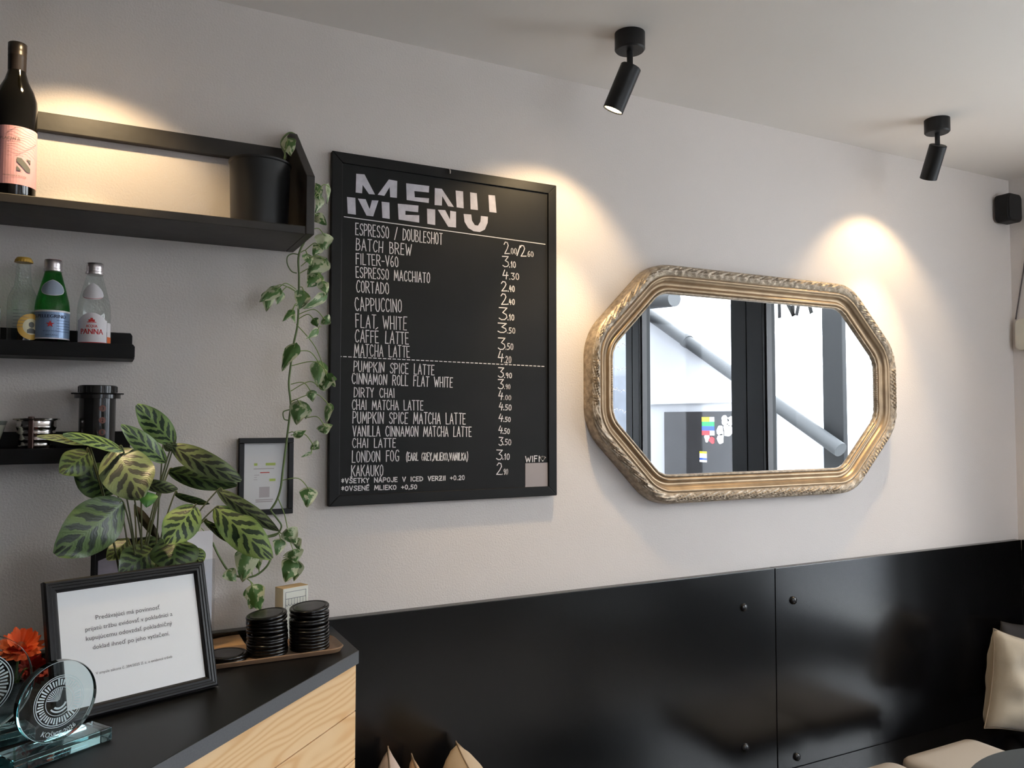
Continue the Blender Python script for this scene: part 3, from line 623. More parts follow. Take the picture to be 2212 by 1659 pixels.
def tonic(x, y, z):
    t = thing('tonic_bottle', 'small clear bottle with a yellow crown cap and round yellow label', 'bottle', (x, y, z)); R = .0285
    pr = [(.023, 0), (R, .004), (R, .096), (R*.93, .110), (R*.72, .124), (.0165, .132), (.0148, .150), (.0152, .152), (.0138, .154), (.0132, .184)]
    MB().lathe([(0, .002)]+pr+[(0, .184)], (x, y, z), 48).build('glass_body', M['clearbottle'], t, smooth=True, auto=25)
    cp = []
    m = MB(); seg = 63; vs = []; fs = []
    for j, (r, h) in enumerate([(.0168, .182), (.0162, .188), (.013, .1925), (0.004, .1935)]):
        for k in range(seg): q = r*(1+(.05 if (k % 3 == 0 and j == 0) else 0)); vs.append((x+q*math.cos(2*PI*k/seg), y+q*math.sin(2*PI*k/seg), z+h))
    for j in range(3):
        for k in range(seg): fs.append((j*seg+k, j*seg+(k+1) % seg, (j+1)*seg+(k+1) % seg, (j+1)*seg+k))
    fs.append(list(range(3*seg, 4*seg))); fs.append(list(range(seg))[::-1])
    m.add(vs, fs).build('crown_cap', M['capy'], t)
    a0 = facing_angle(x, y)+.62; rz = lambda q: R; lb = MB()
    def disc(r, dz=0, dx=0): return lambda u: ((u-.5)*2*r+dx, z+.044+dz-r*max(0, 1-((u-.5)*2)**2)**.5, z+.044+dz+r*max(0, 1-((u-.5)*2)**2)**.5)
    wrap_patch(lb, disc(.0275), (x, y), rz, a0, nx=26, mi=0); wrap_patch(lb, disc(.0170), (x, y), rz, a0, lift=.0006, nx=22, mi=1)
    wrap_patch(lb, disc(.0062, .004), (x, y), rz, a0, lift=.0009, nx=14, mi=2); wrap_patch(lb, lambda u: ((u-.5)*.018, z+.030, z+.037+.004*math.sin(u*PI)), (x, y), rz, a0, lift=.0009, nx=12, mi=2)
    lb.build('label', [M['yellowlab'], M['creamlab'], M['labelgrey']], t)
    pt = MB()
    for k in range(6): wrap_patch(pt, lambda u: ((u-.5)*.03, z+.077-.007*k, z+.0778-.007*k), (x, y), rz, facing_angle(x, y)-.1, lift=.0005, nx=10)
    pt.build('printed_lines', M['boxink'], t); t.scale = (.98, .98, .98)
tonic(-.142, -.062, Z1+.0003)
x, y, z = -.212, -.060, Z1+.0003
t = thing('juice_bottle', 'orange drink bottle with a white label, cut off at the left edge', 'bottle', (x, y, z))
MB().lathe([(0, .002), (.024, 0), (.031, .004), (.031, .078), (.029, .095), (.022, .112), (.013, .125), (.012, .165), (0, .165)], (x, y, z), 40).build('glass_body', M['juice'], t, smooth=True)
lb = MB(); wrap_patch(lb, lambda u: ((u-.5)*.19, z+.006, z+.080), (x, y), lambda q: .031, facing_angle(x, y), nx=40)
wrap_patch(lb, lambda u: (.012+(u-.5)*.02, z+.052-.009*max(0, 1-(2*u-1)**2)**.5, z+.052+.009*max(0, 1-(2*u-1)**2)**.5), (x, y), lambda q: .031, facing_angle(x, y)+.5, nx=12, mi=1, lift=.0006)
lb.build('label', [M['whitelabel'], M['redlab']], t)
MB().lathe([(.0135, .150), (.0135, .168), (0, .168)], (x, y, z), 24).build('screw_cap', M['cap'], t, smooth=True)

# coffee gear on the lower ledge
x, y, z = 0.0005, -.060, Z2+.0004
t = thing('coffee_press', 'tall black cylinder coffee press with a wide flange and faint orange dots', 'coffee press', (x, y, z))
ch = MB().lathe([(.0300, 0), (.0345, .002), (.0345, .122), (.0435, .1225), (.0435, .131), (0.03, .131)], (x, y, z), 48).build('chamber', M['blackgloss'], t, smooth=True)
fl = MB(); P = [Vector((x+.0565*math.cos(PI/6+k*PI/3), y+.0565*math.sin(PI/6+k*PI/3), z+.1312)) for k in range(6)]; fl.prism(P, (0, 0, .003)); fl.build('flange', M['blackgloss'], t, bevel=.004)
pl_ = MB().lathe([(.031, .1344), (.0365, .1344), (.0365, .150), (.035, .1515), (0, .1515)], (x, y, z), 48)
for k in range(26): a = 2*PI*k/26; pl_.box((x+.0365*math.cos(a)-.0006, y+.0365*math.sin(a)-.0006, z+.136), (x+.0365*math.cos(a)+.0006, y+.0365*math.sin(a)+.0006, z+.149))
pl_.build('plunger_cap', M['blackgloss'], t, smooth=True)
dots = MB(); a0 = facing_angle(x, y)+.28
for k, n_ in enumerate('321'):
    zz = z+.100-.0265*k; rz = lambda q: .0345
    wrap_patch(dots, lambda u: ((u-.5)*.014, zz-.007*max(0, 1-(2*u-1)**2)**.5, zz+.007*max(0, 1-(2*u-1)**2)**.5), (x, y), rz, a0, nx=14)
    text_wrap(dots, n_, (x, y), .0345, a0, .004, zz-.004, lift=.0007, mi=1, height=.008)
dots.build('number_marks', [mat('faded_orange', (.13, .03, .015), .4), M['blackgloss']], t); t.scale = (1.03, 1.03, .955)
x, y = -.112, -.055
t = thing('saucer', 'thin shiny saucer under the steel cup on the lower ledge', 'saucer', (x, y, z))
t2 = MB().lathe([(0, 0), (.03, 0), (.034, .006), (.036, .0185), (.034, .0185), (.031, .008), (0, .004)], (x, y, z), 40).build('saucer_dish', M['steel'], t, smooth=True)
t = thing('steel_cup', 'ribbed polished steel cup with an upright strap handle', 'cup', (x, y, z+.0045))
pr = [(0, 0), (.027, 0), (.0285, .003)]
for k in range(4): h = .010+.013*k; r = .0295+.0022*k; pr += [(r, h), (r+.0014, h+.0015), (r+.0014, h+.0045), (r+.0004, h+.006)]
pr += [(.0365, .064), (.043, .0665), (.0435, .069), (.042, .070), (.036, .067), (.028, .006), (0, .006)]
MB().lathe(pr, (x, y, z+.0045), 56).build('cup_body', M['steel'], t, smooth=True, auto=50)
a0 = facing_angle(x, y)-.25; e = Vector((math.cos(a0), math.sin(a0), 0)); s_ = Vector((-e.y, e.x, 0)); p = Vector((x, y, z))
h = MB(); h.obox(p+e*.037-s_*.005+Vector((0, 0, .008)), e*.004, s_*.010, Vector((0, 0, .070))); h.obox(p+e*.033-s_*.005+Vector((0, 0, .0725)), e*.010, s_*.010, Vector((0, 0, .0055))); h.obox(p+e*.028-s_*.005+Vector((0, 0, .012)), e*.014, s_*.010, Vector((0, 0, .004)))
h.build('handle', M['darksteel'], t, bevel=.0012)
x = -.205; y = -.058
t = thing('glass_dripper', 'clear conical coffee dripper cut off at the left edge of the lower ledge', 'dripper', (x, y, z))
MB().lathe([(.022, .001), (.030, .0025), (.022, .006), (.041, .066), (.0425, .067), (.041, .069), (.0205, .008)], (x, y, z), 40).build('cone', M['clearbottle'], t, smooth=True)
MB().lathe([(0, .0062), (.0215, .0062), (.037, .0605), (.0385, .0605), (.0225, .0075)], (x, y, z), 30).build('paper_filter', M['boxcream'], t, smooth=True)

# ------------------------------------------------------------------ framed notice on the wall
t = thing('framed_notice', 'small black framed notice hanging on the wall behind the trailing vine', 'picture', (.365, -.01, 1.318))
x0, x1, z0, z1, fw = .3005, .4285, 1.3205, 1.5045, .0125
f = MB(); d_ = -.016
for a, b_ in [((x0, d_, z0), (x1, -.001, z0+fw)), ((x0, d_, z1-fw), (x1, -.001, z1)), ((x0, d_, z0+fw), (x0+fw, -.001, z1-fw)), ((x1-fw, d_, z0+fw), (x1, -.001, z1-fw))]: f.box(a, b_)
f.build('frame', M['frame'], t, bevel=.0015)
MB().box((x0+fw*.9, -.006, z0+fw*.9), (x1-fw*.9, -.002, z1-fw*.9)).build('paper', M['paper2'], t)
pr = MB(); yq = -.0062
def rect(px0, py0, px1, py1, mi): a, b_ = at(px0, py0, yq), at(px1, py1, yq); pr.add([(a.x, yq, b_.z), (b_.x, yq, b_.z), (b_.x, yq, a.z), (a.x, yq, a.z)], [(0, 1, 2, 3)], mi=mi)
rect(549, 1001, 556, 1006, 0); rect(574, 1000, 595, 1005, 0); rect(582, 1034, 595, 1039, 0); rect(548, 1012, 592, 1013, 1); rect(562, 1020, 582, 1021.5, 2); rect(549, 1026, 560, 1027, 1); rect(549, 1031, 555, 1032, 1); rect(548, 1036, 556, 1037, 1)
rect(560, 1052, 582, 1074, 3); rect(552, 1079, 590, 1080, 1); rect(552, 1083, 588, 1084, 1)
pr.build('print', [M['limeink'], M['pinkink'], M['redink'], M['pinkink']], t)

# ------------------------------------------------------------------ chalk menu board
BX0, BX1, BZ0, BZ1 = .5145, 1.1715, 1.3325, 2.2285; BY = -.020; YB = -.0145
mb_ = thing('menu_board', 'large black framed chalk menu board on the wall', 'menu board', ((BX0+BX1)/2, -.01, BZ0))
f = MB(); fw = .027
P = [(BX0, BZ0), (BX1, BZ0), (BX1, BZ1), (BX0, BZ1)]; Q = [(BX0+fw, BZ0+fw), (BX1-fw, BZ0+fw), (BX1-fw, BZ1-fw), (BX0+fw, BZ1-fw)]
for k in range(4):
    k2 = (k+1) % 4; f.prism([(P[k][0], BY, P[k][1]), (P[k2][0], BY, P[k2][1]), (Q[k2][0], BY, Q[k2][1]), (Q[k][0], BY, Q[k][1])], (0, .019, 0))
f.build('frame', M['blackpaint'], mb_, bevel=.0015)
MB().box((BX0+fw*.8, YB, BZ0+fw*.8), (BX1-fw*.8, -.003, BZ1-fw*.8)).build('chalkboard', M['board'], mb_)
NB = Vector((0, -1, 0))
def r5(x_, y_): return at(700+x_*.24107, 320+y_*.24107, YB)
def r6(x_, y_): return at(700+x_*.23508, 720+y_*.23508, YB)
def bp(px, py): return at(px, py, YB)
ti = MB()
for poly in [[(288,230),(362,236),(456,416),(402,412),(345,330),(340,405),(283,398)], [(580,281),(655,295),(652,446),(592,440),(587,350),(540,428),(480,418)],
    [(735,315),(942,340),(938,398),(808,385),(812,440),(940,450),(937,492),(740,465)], [(992,358),(1055,365),(1163,528),(1112,522),(1058,430),(1055,515),(990,510)], [(1178,380),(1245,388),(1250,540),(1188,530)],
    [(1308,396),(1368,405),(1378,556),(1312,548)], [(1472,420),(1530,425),(1545,580),(1480,572)],
    [(205,438),(280,446),(285,597),(212,587)], [(302,452),(372,458),(408,548),(428,468),(487,470),(440,612),(380,605)], [(515,480),(585,488),(588,635),(522,625)],
    [(660,498),(845,515),(842,575),(728,562),(728,598),(852,602),(852,668),(668,640)], [(922,543),(995,550),(995,690),(925,678)], [(1018,552),(1085,556),(1128,640),(1130,562),(1182,570),(1182,712),(1112,705)],
    [(1250,590),(1318,595),(1325,650),(1350,690),(1378,695),(1400,660),(1405,608),(1468,615),(1465,670),(1440,730),(1395,752),(1340,745),(1290,715),(1258,660)]]:
    ti.add([r5(*q)+NB*.0006 for q in poly], [tuple(range(len(poly)))])
ti.build('title_lettering', M['chalkgrey'], mb_)
rl = MB(); stroke(rl, [r5(180, 615), r5(1980, 862)], .0022, NB)
rl.build('ruled_line', M['chalk'], mb_); rl = MB()
a, b_ = bp(730.6, 769.8), bp(1178.4, 791.7); n_ = 46
for k in range(n_): stroke(rl, [a.lerp(b_, k/n_), a.lerp(b_, (k+.58)/n_)], .0022, NB)
rl.build('dashed_line', M['chalk'], mb_)
SW = .0023
it = MB()
for s, xa, ta, ba, xb, tb_, bb in [
    ('ESPRESSO / DOUBLESHOT', 768.2, 479.1, 506.9, 955.1, 502, 528.6), ('BATCH BREW', 769.2, 512.9, 539.9, 888, 526, 552), ('FILTER-V60', 769.2, 545.4, 570.7, 859.9, 552.7, 576.8),
    ('ESPRESSO MACCHIATO', 769.2, 576, 599, 927.8, 586.4, 611.3), ('CORTADO', 769.9, 604.5, 631, 839.8, 608, 635.4), ('CAPPUCCINO', 767.5, 640, 670.8, 867, 644.3, 674.4),
    ('FLAT WHITE', 768.7, 678, 707, 878, 681.7, 713), ('CAFFÉ LATTE', 767, 711, 738.8, 882.2, 715, 743.5), ('MATCHA LATTE', 765.4, 741, 769, 884.6, 746, 772),
    ('PUMPKIN SPICE LATTE', 764, 779, 802.3, 937.4, 786, 810), ('CINNAMON ROLL FLAT WHITE', 760.7, 806.5, 828.6, 977, 811.7, 836.8), ('DIRTY CHAI', 764.7, 835.7, 857.5, 851.6, 837.5, 858.7),
    ('CHAI MATCHA LATTE', 760.7, 863, 884.6, 913.5, 863, 886), ('PUMPKIN SPICE MATCHA LATTE', 762, 889.7, 914, 1005, 888.8, 916.3), ('VANILLA CINNAMON MATCHA LATTE', 762, 918.7, 942, 1017.9, 919.8, 942.9),
    ('CHAI LATTE', 761.6, 945.7, 966.9, 854, 945, 966), ('LONDON FOG', 760.7, 972.7, 999, 861, 970, 996), ('(EARL GREY,MLIEKO,VANILKA)', 877.5, 977, 994.5, 1009.9, 977, 994), ('KAKAUKO', 759, 1004.5, 1028.5, 827, 1002, 1027.5),
    ('*VŠETKY NÁPOJE V ICED VERZII +0.20', 737.6, 1034, 1043.8, 1003, 1025.5, 1036), ('*OVSENÉ MLIEKO +0,50', 737.6, 1050, 1060, 900, 1046, 1056)]:
    A_, B_ = bp(xa, ba), bp(xb, bb); h = .92*((bp(xa, ta)-A_).length+(bp(xb, tb_)-B_).length)/2
    hand(it, s, A_, B_, h, SW if h > .02 else .0024, NB)
it.build('item_lettering', M['chalk'], mb_)
pc = MB()
def price(R_, big, x0_, t0, b0, x1_, b1, small, x2, t2, x3, b3):
    A_, B_ = R_(x0_, b0), R_(x1_, b1); hand(pc, big, A_, B_, (R_(x0_, t0)-A_).length*.95, .0026, NB, jit=.02)
    A_, B_ = R_(x2, b3), R_(x3, b3+3); hand(pc, '.'+small, A_, B_, (R_(x2, t2)-A_).length*.95, .0024, NB, jit=.02)
price(r5, '2', 1618, 837, 945, 1658, 945, '00', 1662, 893, 1725, 948)
hand(pc, '/', r5(1728, 958), r5(1764, 958), .026, .003, NB); price(r5, '2', 1764, 868, 968, 1806, 968, '60', 1810, 922, 1874, 970)
price(r5, '3', 1602, 965, 1062, 1655, 1064, '10', 1660, 1012, 1715, 1068); price(r5, '4', 1603, 1088, 1172, 1650, 1172, '30', 1660, 1118, 1745, 1176)
price(r5, '2', 1592, 1190, 1280, 1638, 1280, '40', 1648, 1230, 1705, 1284); price(r5, '2', 1590, 1302, 1400, 1638, 1400, '40', 1645, 1350, 1705, 1400)
price(r5, '3', 1568, 1425, 1536, 1638, 1540, '10', 1645, 1486, 1700, 1540); price(r5, '3', 1557, 1562, 1650, 1632, 1655, '50', 1640, 1606, 1710, 1657)
for args in [('3', 1600, 35, 148, 1662, 150, '50', 1668, 90, 1735, 148), ('4', 1600, 158, 262, 1648, 264, '20', 1655, 206, 1716, 270), ('3', 1600, 312, 402, 1648, 405, '90', 1655, 360, 1722, 408),
    ('3', 1600, 422, 510, 1648, 510, '90', 1655, 466, 1708, 510), ('4', 1603, 522, 608, 1642, 610, '00', 1650, 566, 1715, 610), ('4', 1608, 632, 704, 1642, 706, '50', 1648, 652, 1718, 704),
    ('4', 1605, 737, 809, 1642, 810, '50', 1648, 767, 1710, 810), ('4', 1603, 847, 918, 1638, 920, '50', 1641, 872, 1702, 920), ('3', 1605, 952, 1028, 1640, 1030, '50', 1645, 970, 1715, 1024),
    ('3', 1583, 1067, 1160, 1634, 1162, '10', 1640, 1102, 1700, 1158), ('2', 1585, 1187, 1296, 1630, 1297, '90', 1636, 1242, 1685, 1296)]:
    price(r6, *args)
pc.build('price_lettering', M['chalk'], mb_); pc = MB()
hand(pc, 'WIFI', r6(1850, 1182), r6(1978, 1178), (r6(1850, 1182)-r6(1850, 1130)).length, .0026, NB)
c0 = r6(2008, 1172)
for r_ in (.005, .009, .013):
    stroke(pc, [c0+Vector((r_*math.cos(t_), 0, r_*math.sin(t_))) for t_ in [PI*(.25+.5*k/8) for k in range(9)]], .0024, NB)
stroke(pc, [c0+Vector((-.001, 0, 0)), c0+Vector((.001, 0, 0))], .003, NB)
pc.build('wifi_lettering', M['chalk'], mb_)
q0, q1 = r6(1848, 1425), r6(2053, 1188); MB().box((q0.x, YB-.001, q0.z), (q1.x, YB-.0002, q1.z)).build('sticker', M['sticker'], mb_)
hk = at(972, 372, -.026)
MB().tube(spline([(hk.x, -.001, hk.z+.012), (hk.x, -.026, hk.z+.006), (hk.x, -.0265, hk.z-.004)], 5), .0018, 8).build('hook', M['steel'], mb_, smooth=True)

# ------------------------------------------------------------------ gilded mirror
mx, mz = (1.275+2.610)/2, 1.660; MA, MBB, MC = (2.610-1.275)/2, .371, .232
mr = thing('wall_mirror', 'large eight-sided mirror in an ornate champagne gilded frame', 'mirror', (mx, -.02, mz-MBB))
def octo(tin, rad):
    s2 = math.sqrt(2); lines = []                     # (normal angle, distance)
    dd_ = (MA+MBB-MC)/s2
    for k in range(8):
        an = k*PI/4; d0 = [MA, dd_, MBB, dd_, MA, dd_, MBB, dd_][k]-tin
        lines.append((an, d0))
    V = []
    for k in range(8):
        (a1, d1), (a2, d2) = lines[k], lines[(k+1) % 8]
        det = math.cos(a1)*math.sin(a2)-math.sin(a1)*math.cos(a2)
        V.append(Vector(((d1*math.sin(a2)-d2*math.sin(a1))/det, (math.cos(a1)*d2-math.cos(a2)*d1)/det)))
    pts = []
    tl = rad*math.tan(PI/8)
    for k in range(8):
        v = V[k]; pv, nv = V[k-1], V[(k+1) % 8]
        din, dout = (pv-v).normalized(), (nv-v).normalized()
        cc_ = v + (din+dout).normalized()*(rad/math.cos(PI/8))
        for q in range(13):
            an = k*PI/4 + PI/4*q/12; pts.append(cc_+Vector((math.cos(an), math.sin(an)))*rad)
        v2 = V[(k+1) % 8]; a_ = v+dout*tl; b2 = v2-dout*tl
        n_ = {0: 60, 1: 170, 2: 60, 3: 78}[k % 4]
        for q in range(1, n_): pts.append(a_.lerp(b2, q/n_))
    return pts
def ring(prof, orn=None):
    rows = []
    for t_, h_ in prof:
        R_ = octo(t_, max(.03, .165-.95*t_)); row = []; s = 0
        for i, p in enumerate(R_):
            s += (p-R_[i-1]).length if i else 0
            hh = h_ + (orn(s, t_) if orn else 0)
            row.append((mx+p.x, -.0005-hh, mz+p.y))
        rows.append(row)
    m = MB(); n = len(rows[0]); vs = [v for r_ in rows for v in r_]; fs = []
    for j in range(len(rows)-1):
        for i in range(n): fs.append((j*n+i, j*n+(i+1) % n, (j+1)*n+(i+1) % n, (j+1)*n+i))
    return m.add(vs, fs)
def acanthus(s, t):
    w_ = max(0, 1-((t-.018)/.015)**2); k = s/.026; side = (t-.018)/.015
    return .0046*w_*(math.sin(2*PI*k+5.5*abs(side)+.9*math.sin(2*PI*k*.5))*.6+.4*math.sin(4*PI*k-4*side))
band = [(-.0005+.0, .0), (.0, .022), (.002, .033)]+[(.004+.0022*k, .040+.006*math.sin(PI*k/13)) for k in range(14)]+[(.036, .036)]
ring(band, acanthus).build('ornate_band', M['silver_gold'], mr, smooth=True, auto=70)
ring([(.0355, .037), (.038, .039), (.041, .040), (.044, .038), (.046, .034), (.049, .0335), (.053, .027), (.058, .021), (.063, .019), (.066, .0205), (.069, .025), (.073, .028), (.077, .0275), (.080, .024), (.082, .020)]).build('cove_moulding', M['gold'], mr, smooth=True, auto=70)
ring([(.0815, .021), (.083, .0235), (.0855, .025), (.088, .0235), (.0895, .020), (.0905, .015)], lambda s, t: .0012*math.sin(2*PI*s/.007+(t-.085)*600)).build('rope_bead', M['silver_gold'], mr, smooth=True, auto=70)
g = MB(); R_ = octo(.0885, .081); g.prism([(mx+p.x, -.0155, mz+p.y) for p in R_], (0, .008, 0)); g.build('mirror_glass', M['mirror'], mr)

# ------------------------------------------------------------------ counter
CZ = 1.040; C0 = Vector((.5235, -.256, 0)); DG = Vector((-math.sqrt(.5), -math.sqrt(.5), 0)); NF = Vector((math.sqrt(.5), -math.sqrt(.5), 0))
L_ = 1.75; C1 = C0+DG*L_; TH = .028
poly = [Vector((C0.x, -.0285, 0)), C0, C1, Vector((XL+.03, C1.y, 0)), Vector((XL+.03, -.0285, 0))]
ct = thing('countertop', 'dark laminate countertop with a grey edge, its corner cut diagonally', 'countertop', (-.2, -.5, CZ-TH))
MB().prism([p+Vector((0, 0, CZ-TH)) for p in [q - (NF*.0015 if i in (1, 2) else Vector()) for i, q in enumerate(poly)]], (0, 0, TH)).build('top_slab', M['counter'], ct)
MB().obox(C0+Vector((0, 0, CZ-TH)), DG*L_, -NF*.0012, Vector((0, 0, TH-.0004))).build('edge_band', M['counteredge'], ct)
cb = thing('counter_cabinet', 'counter front clad in horizontal pale pine boards', 'counter', (-.2, -.5, 0))
MB().prism([p+Vector((0, 0, .06)) for p in [Vector((C0.x-.03, -.03, 0)), C0+DG*.02-NF*.04, C1-NF*.04, Vector((XL+.04, C1.y+.04, 0)), Vector((XL+.04, -.03, 0))]], (0, 0, CZ-TH-.0605)).build('carcass', M['carcass'], cb)
pn = MB(); zt_ = CZ-TH-.001; ph = .1035
for k in range(9):
    a, b_ = zt_-ph*k-.0012, zt_-ph*(k+1)+.0012; p = C0+DG*(-.002)-NF*.008
    vs = [p+Vector((0, 0, b_)), p+DG*L_+Vector((0, 0, b_)), p+DG*L_+Vector((0, 0, a)), p+Vector((0, 0, a))]
    o_ = k*.37; uvs = [(o_, k*1.7), (o_+L_, k*1.7), (o_+L_, k*1.7+ph), (o_, k*1.7+ph)]
    bk = [v-NF*.018 for v in vs]
    pn.add(vs+bk, [(3, 2, 1, 0), (0, 4, 7, 3), (3, 7, 6, 2), (1, 2, 6, 5), (4, 0, 1, 5)], uvs+uvs)
pn.build('front_cladding', M['pine'], cb)

# tray with stacked cup lids
tx0, tx1, ty0, ty1 = .12, .495, -.262, -.135
tr = MB()
def rrect(x0, x1, y0, y1, r, n=8):
    P = []
    for cx_, cy_, a0 in [(x1-r, y0+r, -PI/2), (x1-r, y1-r, 0), (x0+r, y1-r, PI/2), (x0+r, y0+r, PI)]:
        for k in range(n+1): t_ = a0+PI/2*k/n; P.append((cx_+r*math.cos(t_), cy_+r*math.sin(t_)))
    return P
rows = [(0.014, .0), (0.006, .0006), (.0, .010), (.002, .0118), (.004, .011), (.010, .0045), (.016, .0035)]
vs, fs = [], []; n = 36
for i_, h in rows: vs += [(q[0], q[1], CZ+.0004+h) for q in rrect(tx0+i_, tx1-i_, ty0+i_, ty1-i_, .032-i_*.9)]
for j in range(len(rows)-1):
    for i in range(n): fs.append((j*n+i, j*n+(i+1) % n, (j+1)*n+(i+1) % n, (j+1)*n+i))
fs.append(list(range(n))[::-1]); fs.append(list(range((len(rows)-1)*n, len(rows)*n)))
to = tr.add(vs, fs).build('serving_tray', M['tray'], smooth=True); props(to, 'narrow brown tray with rounded ends on the counter, under the black lids', 'tray')

def make_lid():
    t = thing('cup_lid', 'x', 'cup lid', (0, 0, 0)); R = .0432
    MB().lathe([(R-.0035, .0006), (R-.0008, 0), (R, .0015), (R, .0045), (R-.0012, .0062), (R-.0036, .0066), (R-.0058, .0052), (R-.0075, .0046), (0, .0046)], (0, 0, 0), 48).build('lid_rim', M['lid'], t, smooth=True, auto=60)
    MB().lathe([(R-.0085, .0048), (R-.0095, .0062), (R-.014, .0065), (0, .0058)], (0, 0, 0), 40).build('lid_top', M['lid'], t, smooth=True)
    return t
lid0 = make_lid(); used = [False]
def copy_tree(o, parent=None):
    c_ = o.copy(); COL.objects.link(c_); c_.parent = parent
    for ch_ in o.children: copy_tree(ch_, c_)
    return c_
ORD = ['bottom', 'second', 'third', 'fourth', 'fifth', 'sixth', 'seventh', 'eighth', 'ninth', 'tenth', 'eleventh', 'twelfth', 'thirteenth']
def stack(cx, cy, n, step, lean, tilt, where, group):
    z = CZ+.0045; x = cx
    for k in range(n):
        o = lid0 if not used[0] else copy_tree(lid0); used[0] = True
        f_ = k/max(1, n-1); o.location = (x+random.uniform(-.0008, .0008), cy+random.uniform(-.0008, .0008), z)
        o.rotation_euler = (random.uniform(-.01, .01), tilt*f_**1.5, random.uniform(0, 6))
        pos = 'topmost' if k == n-1 else ORD[k]+' from the bottom' if k else 'bottom'
        o['label'] = f'black plastic cup lid, {pos} in the {where}'; o['group'] = group
        z += step*(1+.02*k); x += lean*step
stack(.337, -.203, 12, .0066, -.03, .12, 'middle stack on the tray', 'cup lids in the middle stack')
stack(.428, -.200, 13, .0064, -.02, .10, 'right stack on the tray', 'cup lids in the right stack')
stack(.252, -.206, 2, .0068, 0, .0, 'low stack half behind the framed sign', 'cup lids in the low stack')

kp = MB(); vs = []; fs = []
for j in range(7):
    for i in range(13):
        u, v = i/12, j/6; vs.append((.13+.175*u, -.131+.1*v, CZ+.001+.004*abs(math.sin(u*5))*(.4+.6*v)+.010*max(0, .25-v)*(1+math.sin(u*9))+.002))
for j in range(6):
    for i in range(12): a = j*13+i; fs.append((a, a+1, a+14, a+13))
o = kp.add(vs, fs).build('kraft_paper_sheet', M['kraft'], smooth=True); props(o, 'brown kraft paper sheet lying between the tray and the wall', 'paper'); sm = o.modifiers.new('s', 'SOLIDIFY'); sm.thickness = .0012; sm.offset = 1

# little cream box with a shopfront drawing
ba = math.radians(20); ex = Vector((math.cos(ba), math.sin(ba), 0)); ey = Vector((-ex.y, ex.x, 0)); bo = Vector((.387, -.112, CZ+.0006)); bw, bd, bh = .067, .034, .119
bx = thing('tea_box', 'cream cardboard box with a shopfront drawing behind the lid stacks', 'box', bo)
b_ = MB(); b_.obox(bo, ex*bw, ey*bd, Vector((0, 0, bh))); b_.build('carton', M['boxcream'], bx, bevel=.0008)
MB().obox(bo+Vector((0, 0, bh+.0001)), ex*bw, ey*bd, Vector((0, 0, .0006))).build('top_flap', M['boxtop'], bx)
fr = MB(); fr.obox(bo-ey*.0005+ex*.0008, ex*(bw-.0016), ey*.0004, Vector((0, 0, bh-.0005)));
fr.build('front_print', M['boxfront'], bx)
dr = MB(); nf = -ey
def bq(u, v): return bo-ey*.0006+ex*(u*bw)+Vector((0, 0, v*bh))
for a_, c_ in [((.1, .93), (.9, .93)), ((.9, .93), (.9, .05)), ((.9, .05), (.1, .05)), ((.1, .05), (.1, .93)), ((.1, .80), (.9, .80))]: stroke(dr, [bq(*a_), bq(*c_)], .0011, nf)
for k in range(7):
    u0, u1 = .1+.8*k/7, .1+.8*(k+1)/7
    if k: stroke(dr, [bq(u0, .80), bq(u0, .70)], .0009, nf)
    stroke(dr, [bq(u0+(u1-u0)*q/8, .70-.035*math.sin(PI*q/8)) for q in range(9)], .0011, nf)
stroke(dr, [bq(.74, .68), bq(.78, .58), bq(.88, .53)], .001, nf); stroke(dr, [bq(.3, .6), bq(.3, .1)], .001, nf); stroke(dr, [bq(.7, .52), bq(.7, .1)], .001, nf)
for k in range(4): stroke(dr, [bo-ex*.0004+ey*(.008+.004*k)+Vector((0, 0, .02)), bo-ex*.0004+ey*(.008+.004*k)+Vector((0, 0, .045+.006*(k % 2)))], .0008, -ex)
dr.build('drawing', M['boxink'], bx)

# ------------------------------------------------------------------ framed sign leaning on the counter
FB_R = Vector((.2146, -.374, CZ+.0047)); FB_L = Vector((-.0535, -.4677, CZ+.0047)); fd = (FB_R-FB_L); FWI = fd.length; fd /= FWI; fn = Vector((fd.y, -fd.x, 0)); la = math.radians(17); FH = .236
fu = Vector((0, 0, 1))*math.cos(la)-fn*math.sin(la); fN = (fn*math.cos(la)+Vector((0, 0, 1))*math.sin(la)).normalized()
sg = thing('framed_sign', 'black framed printed notice leaning on the counter in front of the striped plant', 'sign', (FB_L+FB_R)/2)
def fp(u, v, d=0): return FB_L+fd*u+fu*v+fN*d
f = MB(); fw = .021
prof = [(0, -.014), (0, .001), (.003, .004), (.006, .0042), (.007, .003), (.011, .0036), (.012, .002), (.016, .0024), (.0185, .0005), (.021, -.003)]
vs, fs = [], []
for i_, h in prof: vs += [fp(i_, i_, h), fp(FWI-i_, i_, h), fp(FWI-i_, FH-i_, h), fp(i_, FH-i_, h)]
for j in range(len(prof)-1):
    for k in range(4): fs.append((j*4+k, j*4+(k+1) % 4, (j+1)*4+(k+1) % 4, (j+1)*4+k))
f.add(vs, fs).build('frame', M['frame'], sg)
MB().obox(fp(fw*.85, fw*.85, -.006), fd*(FWI-fw*1.7), fu*(FH-fw*1.7), fN*.0025).build('paper', M['paper'], sg)
MB().obox(fp(.003, .003, -.012), fd*(FWI-.006), fu*(FH-.006), fN*.004).build('backing_board', M['carcass'], sg)
tx = MB(); p0 = fp(0, 0, -.0033)
